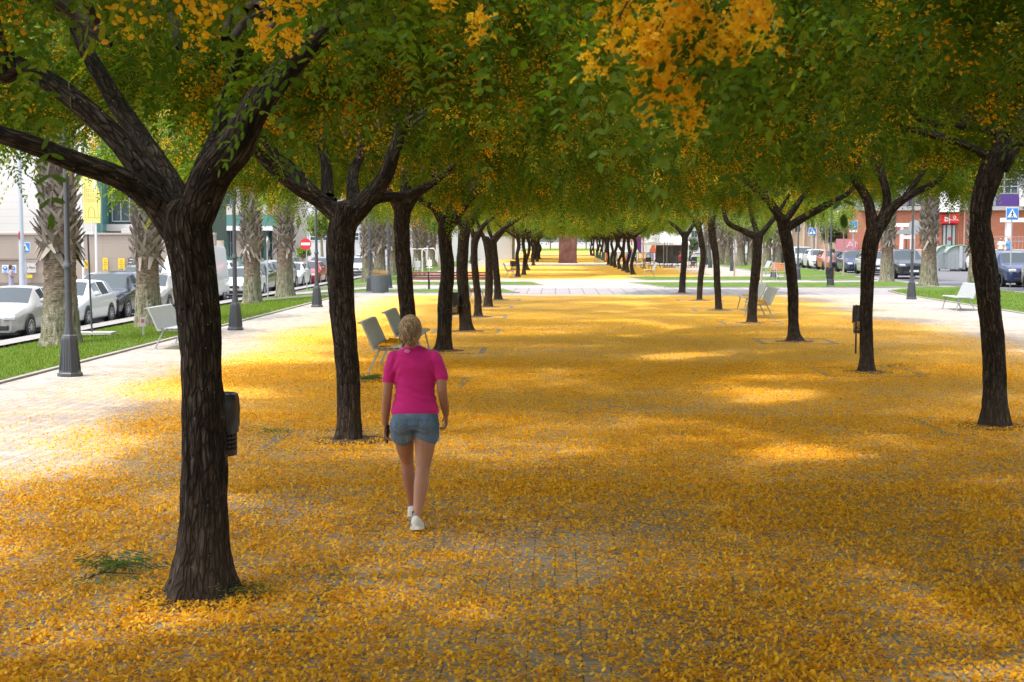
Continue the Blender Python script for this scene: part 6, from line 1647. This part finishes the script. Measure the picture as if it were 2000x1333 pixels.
# --- right: distant salmon and cream buildings
B = Bld('apartment_building', 1570, 160, .1, 'salmon apartment building above the silver estate car'); B.rect('wall', 1535, 150, 1640, 500, M_SALMON, 0, 12)
for i in range(4): B.rect('pilaster', 1545 + i * 24, 150, 1549 + i * 24, 500, M_CREAM, -.5, .5)
for j in range(4):
    for i in range(3): B.window(1552 + i * 24, 300 + j * 44, 1564 + i * 24, 322 + j * 44, M_WHITE, 2, 1)
B = Bld('apartment_building', 1680, 175, .1, 'white building left of the brick block, seen over the hoarding'); B.rect('wall', 1641, 180, 1760, 500, M_CREAM, 0, 12)
for j in range(5):
    for i in range(4): B.window(1650 + i * 26, 280 + j * 40, 1662 + i * 26, 300 + j * 40, M_WHITE, 2, 1)
B = Bld('apartment_building', 1420, 230, .1, 'very distant pale building right of the playground'); B.rect('wall', 1240, 380, 1530, 495, M_PALE, 0, 12)
for i in range(11):
    for j in range(3): B.window(1250 + i * 25, 395 + j * 28, 1262 + i * 25, 408 + j * 28, M_GALV, 2, 1)
B = Bld('apartment_building', 880, 240, -.2, 'very distant pale building left of the avenue'); B.rect('wall', 690, 380, 1010, 492, M_PALE, 0, 12)
for i in range(12):
    for j in range(3): B.window(700 + i * 25, 395 + j * 28, 712 + i * 25, 408 + j * 28, M_GALV, 2, 1)
# buildings outside the frame edges so a step aside still meets houses
for x, y, w, l, mt in ((-44, 60, 16, 'white block beyond the left edge of the photo', M_PANEL), (46, 90, 14, 'brick block beyond the right edge of the photo', M_BRICK)):
    t = empty('office_building', (x, y, 0), 0, l, 'building'); MB().box((0, 0, 5), (w, 22, 12)).build('wall', mt, t)
    for i in range(4): MB().box(((w / 2 + .03) * (1 if x < 0 else -1), -8 + i * 5, 5), (.08, 2, 1.6)).build('window', M_WIN, t)

# ------------------------------------------------------------------ small trees and shrubs
M_LIGHTLEAF = leafy('light_leaf', [(0, (.10, .17, .03)), (.6, (.19, .28, .06)), (1, (.32, .38, .12))], .5)
M_DULL = leafy('dull_leaf', [(0, (.05, .08, .035)), (.6, (.10, .14, .07)), (1, (.18, .22, .13))], .35)
def blobtree(name, x, y, z, h, r, rz, trunk_r, mat, label, cat, n=5000, ls=.10, group=None, cz=None, seed=1, stake=False, squash=.8):
    rng = np.random.default_rng(seed); t = empty(name, (x, y, z), 0, label, cat, group); cz = cz or h - r
    cl = rng.normal(0, 1, (26, 3)); cl /= np.linalg.norm(cl, axis=1)[:, None]; cl *= (rng.random(26) ** .5)[:, None] * r * .72; cl[:, 2] *= squash; cl[:, 2] += cz
    P = cl[rng.integers(0, 26, n)] + rng.normal(0, r * .17, (n, 3)); a = rng.normal(0, 1, (n, 3)); a /= np.linalg.norm(a, axis=1)[:, None]
    b_ = np.cross(a, rng.normal(0, 1, (n, 3))); b_ /= np.linalg.norm(b_, axis=1)[:, None]
    Fv = P[:, None, :] + (a[:, None, :] * LEAFLET4[None, :, 0:1] + b_[:, None, :] * LEAFLET4[None, :, 1:2] * .55) * ls
    link('crown', faces_mesh('crown', Fv, rng.random(n), mat), t)
    m = MB(); m.tube([(0, 0, -.05), (.03, 0, h * .3), (-.02, .02, h * .55), (0, 0, cz)], [trunk_r * 1.2, trunk_r, trunk_r * .8, trunk_r * .4], 8)
    for i in range(10): c = cl[i]; m.tube([(0, 0, cz * .72), (c[0] * .5, c[1] * .5, (cz * .72 + c[2]) / 2), tuple(c)], [trunk_r * .5, trunk_r * .3, .006], 5)
    m.build('trunk', simple('young_bark', (.34, .27, .19), .9), t)
    if stake: MB().tube([(.14, .05, -.05), (.14, .05, h * .55)], .025, 6).build('stake', simple('stake_wood', (.42, .34, .24), .9), t)
    return t
for i, (px, py, hpx, mt, l, st) in enumerate(((1647, 541, 90, M_LIGHTLEAF, 'young staked tree with thin pale trunk left of the second right trunk', False), (1612, 534, 80, M_LIGHTLEAF, 'young staked tree beside the lamp post and bin at right', True), (1434, 540, 95, M_LIGHTLEAF, 'young tree with thin pale trunk right of the distant lamp post', False), (1487, 552, 100, M_LIGHTLEAF, 'young tree with thin trunk right of the pair of grey benches', False))):
    g = G(px, py); s_ = g.y / F; h = 150 * s_ if i < 2 else 140 * s_
    blobtree('young_tree', g.x, g.y, .05, h, h * .26, 0, .045, mt, l, 'tree', 1500, .13, 'young staked trees', seed=30 + i, stake=st)
def at_tree(px, py, Y, r_px, mat, label, n, ls, name='tree', seed=1, zg=0, cat='tree', squash=.85):
    p = A(px, py, Y); r = r_px * Y / F; blobtree(name, p.x, Y, zg, p.z - zg + r, r, 0, .12, mat, label, cat, n, ls, seed=seed, cz=p.z - zg, squash=squash)
at_tree(1635, 452, 128, 34, M_DULL, 'round grey green tree behind the red car and young trees', 6000, .22, seed=5)
at_tree(1590, 410, 150, 40, M_LIGHTLEAF, 'light green street tree before the salmon building', 5000, .25, seed=6)
at_tree(1695, 425, 150, 32, M_LIGHTLEAF, 'light green tree above the wheelchair sign', 4500, .25, seed=7)
at_tree(1352, 478, 135, 17, M_DULL, 'clipped round shrub tree behind the cafe guests', 3500, .14, seed=8)
at_tree(628, 440, 112, 34, M_LIGHTLEAF, 'airy light green tree above the no entry sign', 2600, .20, seed=9, zg=-.6)
at_tree(570, 432, 125, 24, M_LIGHTLEAF, 'small light green tree between balcony house and fourth palm', 2000, .20, seed=10, zg=-.6)
at_tree(660, 490, 110, 22, M_DULL, 'dull green bush behind the dark cars by the second trunk', 2500, .16, 'bush', 12, -.5, 'bush')
at_tree(590, 492, 112, 16, M_LIGHTLEAF, 'low yellow green bush under the no entry sign', 1500, .18, 'bush', 13, -.5, 'bush')
at_tree(860, 440, 120, 30, M_LIGHTLEAF, 'yellow green tree glimpsed between the dark trunks at left', 3000, .2, seed=14, zg=-.3)
at_tree(820, 420, 150, 30, M_LIGHTLEAF, 'light tree over the exercise machines', 3000, .25, seed=15, zg=-.3)
at_tree(1312, 505, 142, 14, M_LIGHTLEAF, 'yellow green hedge bush behind the colourful fence', 1500, .14, 'bush', 16, 0, 'bush')
at_tree(1415, 495, 150, 18, M_DULL, 'dark bush among the distant right palms', 1500, .18, 'bush', 17, 0, 'bush')
for i, (px, r) in enumerate(((1040, 30), (1075, 34), (1110, 30), (1145, 34), (1005, 30), (1180, 32))):
    at_tree(px, 445, 330 + (i % 3) * 12, r, M_DULL, '%s tree closing the far end of the avenue, from the left' % ordn[[1, 2, 3, 4, 0, 5][i]], 5000, .5, seed=40 + i)

# ------------------------------------------------------------------ playground and cafe
cols = [(.65, .45, .05), (.05, .14, .42), (.55, .06, .04), (.72, .66, .45), (.05, .30, .28)]
PM = [simple('slat_colour_%s' % n_, c, .5) for n_, c in zip(('yellow', 'blue', 'red', 'cream', 'teal'), cols)]
Y = 146; a, b_ = A(1181, 510, Y), A(1312, 510, Y); t = empty('playground_fence', ((a.x + b_.x) / 2, Y, 0), 0, 'colourful slatted playground fence in front of the climbing frame', 'fence')
L = b_.x - a.x; n = 52; hf = A(1200, 494, Y).z
for i in range(n): MB().box((-L / 2 + (i + .5) * L / n, 0, hf / 2 + .05), (L / n * .74, .03, hf - .15), bev=.01).build('slat', PM[(i * 7 + i // 3) % 5], t)
for i in range(7): MB().box((-L / 2 + L * i / 6, .06, hf / 2), (.08, .08, hf + .1)).build('fence_post', M_DARK, t)
for z in (.12, hf): MB().box((0, .05, z), (L, .05, .05)).build('rail', M_DARK, t)
a = A(1161, 512, 140); t = empty('playground_gate', (a.x + .55, 141, 0), 0, 'teal metal gate at the left end of the playground fence', 'gate')
m = MB()
for i in range(9): m.box((-.5 + i * .125, 0, .55), (.03, .03, 1.0))
for z in (.05, 1.05): m.box((0, 0, z), (1.1, .05, .05))
m.build('bars', simple('teal_metal', (.04, .16, .15), .5), t)
p = A(1248, 490, 152); t = empty('climbing_frame', (p.x, 152, 0), 0, 'playground tower with purple panel, red posts and blue ball roof', 'play equipment'); u = 152 / F
for x in (-14, 8, 30): MB().box((x * u, 0, 1.9), (.14, .14, 3.8)).build('post', simple('play_red', (.55, .05, .05), .4), t)
MB().box((-3 * u, -.1, 1.7), (15 * u, .06, 1.9), bev=.02).build('panel', simple('play_purple', (.22, .05, .30), .45), t)
MB().box((-2 * u, 0, 3.0), (34 * u, 1.2, .12)).build('roof', simple('play_grey', (.45, .46, .5), .5), t); MB().ell((14 * u, 0, 3.3), (.42, .42, .42)).build('ball', simple('play_blue', (.04, .20, .60), .35), t, smooth=True)
MB().add([(-.95, -.2, 1.7), (-.45, -.2, 1.7), (.35, -1.8, .25), (-.15, -1.8, .25), (-.95, -.1, 1.6), (-.45, -.1, 1.6), (.35, -1.7, .15), (-.15, -1.7, .15)], [(0, 1, 2, 3), (4, 7, 6, 5), (0, 3, 7, 4), (1, 5, 6, 2), (0, 4, 5, 1), (3, 2, 6, 7)]).build('slide', simple('play_green', (.45, .60, .38), .35), t)
MB().prism([(20 * u, .0), (21 * u, 1.2), (27 * u, 1.9), (33 * u, 1.2), (34 * u, 0)], -.6, .2).build('little_house', simple('play_orange', (.60, .14, .05), .5), t)
p = A(1300, 470, 126); t = empty('party_tent', (p.x, 126, 0), 0, 'white peaked tent roof over the cafe terrace', 'tent'); u = 126 / F; ze = A(1300, 474, 126).z; zp = A(1300, 452, 126).z
hw = 43 * u
MB().add([(-hw, -2, ze), (hw, -2, ze), (hw, 2.5, ze), (-hw, 2.5, ze), (-hw * .2, 0, zp), (hw * .6, 0, zp + .1), (-hw, -2, ze - .22), (hw, -2, ze - .22), (hw, 2.5, ze - .22), (-hw, 2.5, ze - .22)], [(0, 1, 5, 4), (1, 2, 5), (2, 3, 4, 5), (3, 0, 4), (0, 6, 7, 1), (1, 7, 8, 2), (2, 8, 9, 3), (3, 9, 6, 0)]).build('roof', simple('tent_canvas', (.68, .66, .62), .8), t)
for sx in (-1, 0, 1):
    for y in (-1.9, 2.4): MB().tube([(sx * (hw - .1), y, 0), (sx * (hw - .1), y, ze)], .035, 8).build('pole', M_WHITE, t)
MB().box((hw * .25, 2.4, ze * .5), (hw * 1.2, .04, ze * .85)).build('shade_sheet', simple('shade_grey', (.13, .125, .12), .9, var=.4, scale=2), t)  # dark sheet standing in for the shade under the tent roof
M_CH = simple('dark_chair', (.02, .023, .025), .5)
def chair0():
    t = empty('cafe_chair', (0, 0, 0))
    MB().box((0, 0, .45), (.46, .44, .04), bev=.015).build('seat', M_CH, t)
    MB().box((0, -.23, .72), (.44, .04, .36), rx=.15, bev=.015).build('backrest', M_CH, t)
    for sx in (-1, 1):
        MB().tube([(sx * .21, -.25, .85), (sx * .22, -.18, .45), (sx * .25, -.30, 0)], .016, 6).build('leg', M_CH, t); MB().tube([(sx * .21, .2, .45), (sx * .24, .30, 0)], .016, 6).build('leg', M_CH, t)
        MB().tube([(sx * .24, -.22, .66), (sx * .24, .15, .66), (sx * .22, .2, .45)], .016, 6).build('armrest', M_CH, t)
    return t
C0 = chair0()
def table0():
    t = empty('cafe_table', (0, 0, 0)); MB().box((0, 0, .73), (.8, .8, .035), bev=.012).build('tabletop', M_CH, t); MB().tube([(0, 0, .02), (0, 0, .72)], .04, 8).build('column', M_CH, t); MB().lathe([(.28, 0), (.26, .03), (.05, .05)], n=12).build('foot', M_CH, t); return t
T0 = table0()
def put(proto, px, py, rz, label, cat, group, st={}):
    g = G(px, py)
    if proto.name not in st: st[proto.name] = 1; proto.location = g; proto.rotation_euler = (0, 0, rz); tag(proto, label, cat, group); return proto
    c = copy_thing(proto, g, rz, label, group); c['category'] = cat; return c
gc, gt = 'dark cafe chairs on the terrace', 'dark cafe tables on the terrace'
for px, py, l in ((1258, 524, 'left dark cafe table behind the first far trunk'), (1341, 523, 'middle dark cafe table beside the closed parasol'), (1354, 520, 'dark cafe table in front of the seated blonde guest')): put(T0, px, py, .2, l, 'table', gt)
for px, py, rz, l in ((1246, 524.5, -1.4, 'dark cafe chair left of the left table'), (1264, 526, .3, 'dark cafe chair in front of the left table'), (1275, 525, 1.5, 'dark cafe chair right of the left table'), (1283, 525, 1.6, 'dark cafe chair standing free between the tables'), (1318, 523, -1.5, 'dark cafe chair left of the closed parasol'), (1327, 522, -1.4, 'dark cafe chair of the red dressed guest'), (1355, 523.5, .0, 'dark cafe chair under the blonde guest seen from behind'), (1346, 521, .5, 'dark cafe chair of the guest in green'), (1373, 523, 1.7, 'dark cafe chair at the right end of the terrace')): put(C0, px, py, rz, l, 'chair', gc)
g = G(1355, 523.5); folk((g.x, g.y, .0), 0, 'sit', (.55, .56, .62), (.1, .1, .1), (.55, .42, .24), 'blonde guest in striped top seated with her back to the camera', long_hair=True)
g = G(1348, 519); folk((g.x, g.y, .0), -.8, 'sit', (.02, .22, .14), (.1, .1, .1), (.02, .015, .01), 'dark haired cafe guest in green')
g = G(1328, 522); folk((g.x, g.y, .0), -1.2, 'sit', (.30, .03, .04), (.1, .1, .1), (.02, .015, .01), 'cafe guest in dark red left of the last right trunk')
g = G(1307, 523); t = empty('closed_parasol', g, 0, 'closed stand of four dark poles with a flat base on the cafe terrace', 'stand')
for x in (-.38, -.16, .06, .22): MB().tube([(x, 0, 0), (x, 0, 2.1 if x < .1 else 2.3)], .025, 6).build('pole', M_DARK, t)
MB().box((0, 0, .04), (1.0, .6, .07)).build('base', M_DARK, t)
# wooden armchairs on the right lawn path
M_WOOD = simple('armchair_wood', (.42, .17, .07), .55, var=.2, scale=10)
def arm0():
    t = empty('armchair', (0, 0, 0))
    for k_ in range(4): MB().box((0, -.18 + .12 * k_, .44), (.56, .10, .03), bev=.008).build('seat_slat', M_WOOD, t)
    for k_ in range(4): MB().box((0, .26 + .03 * k_, .56 + .11 * k_), (.56, .03, .09), rx=-.25, bev=.008).build('back_slat', M_WOOD, t)
    for sx in (-1, 1):
        MB().tube([(sx * .30, -.22, 0), (sx * .30, -.20, .64), (sx * .30, .25, .66)], .018, 6).build('leg', M_GALV, t); MB().tube([(sx * .30, .28, 0), (sx * .30, .22, .44), (sx * .30, .38, .98)], .018, 6).build('leg', M_GALV, t)
    return t
A0 = arm0(); put(A0, 1507, 546, -.9, 'wooden slatted armchair, left of the two before the lamp post', 'armchair', 'wooden armchairs'); put(A0, 1525, 547, .1, 'wooden slatted armchair, right of the two by the third right trunk', 'armchair', 'wooden armchairs')

# ------------------------------------------------------------------ weeds and twigs on the paving
M_WEED = leafy('weed', [(0, (.05, .10, .03)), (1, (.14, .22, .07))], .35)
def weed(px, py, w, h, n, label, seed, name='weed'):
    rng = np.random.default_rng(seed); g = G(px, py); m = n
    P = np.stack([rng.normal(0, w, m), rng.normal(0, w * .5, m), np.full(m, .035)], 1); a = rng.random(m) * 6.28
    D = np.stack([np.cos(a) * .8, np.sin(a) * .8, .45 + .7 * rng.random(m)], 1); D /= np.linalg.norm(D, axis=1)[:, None]
    Fv, rn = make_leaves(P, D, .3 + .3 * rng.random(m), h * (.6 + .8 * rng.random(m)), 4, LEAFLET4, rng, .10 * h * 4, .03 * h * 4 * .6)
    o = link(name, faces_mesh(name, Fv, rn, M_WEED), None); o.location = (g.x, g.y, 0); tag(o, label, 'plant', None, 'stuff')
weed(722, 746, .18, .16, 200, 'grassy green weed tuft at the foot of the near grey bench', 1)
weed(232, 1122, .09, .19, 70, 'small green sprig in the bare pit left of the thickest trunk', 2)
weed(528, 853, .12, .14, 50, 'green weed beside the pit of the second left tree', 3)
weed(1740, 722, .22, .12, 90, 'low weeds right of the second right trunk', 4)
weed(1613, 722, .06, .06, 14, 'tiny weed left of the second right trunk', 5)
weed(1440, 957, .14, .03, 60, 'mossy green line in the paving joints of the middle foreground', 6)
weed(510, 1172, .14, .13, 55, 'low weeds right of the foot of the thickest trunk', 7)
weed(190, 1155, .15, .13, 60, 'thin weeds at the left corner of the nearest tree pit', 8)
weed(1910, 772, .05, .06, 14, 'small weed left of the bowed right trunk', 9)
weed(640, 800, .06, .05, 12, 'tiny weed on the petals left of the second left tree', 10)
weed(820, 660, .12, .06, 20, 'fallen leafy sprig right of the head of the woman', 11)
g = G(215, 1135); t = MB().tube([(-.16, -.08, .02), (-.05, .02, .05), (.06, .05, .04), (.14, .12, .02)], [.003, .004, .003, .002], 6).tube([(-.05, .02, .05), (-.02, .12, .06)], [.003, .0015], 5)
o = t.build('fallen_twig', M_TWIG); o.location = (g.x, g.y, 0); tag(o, 'dark fallen twig in the pit of the thickest tree', 'twig')
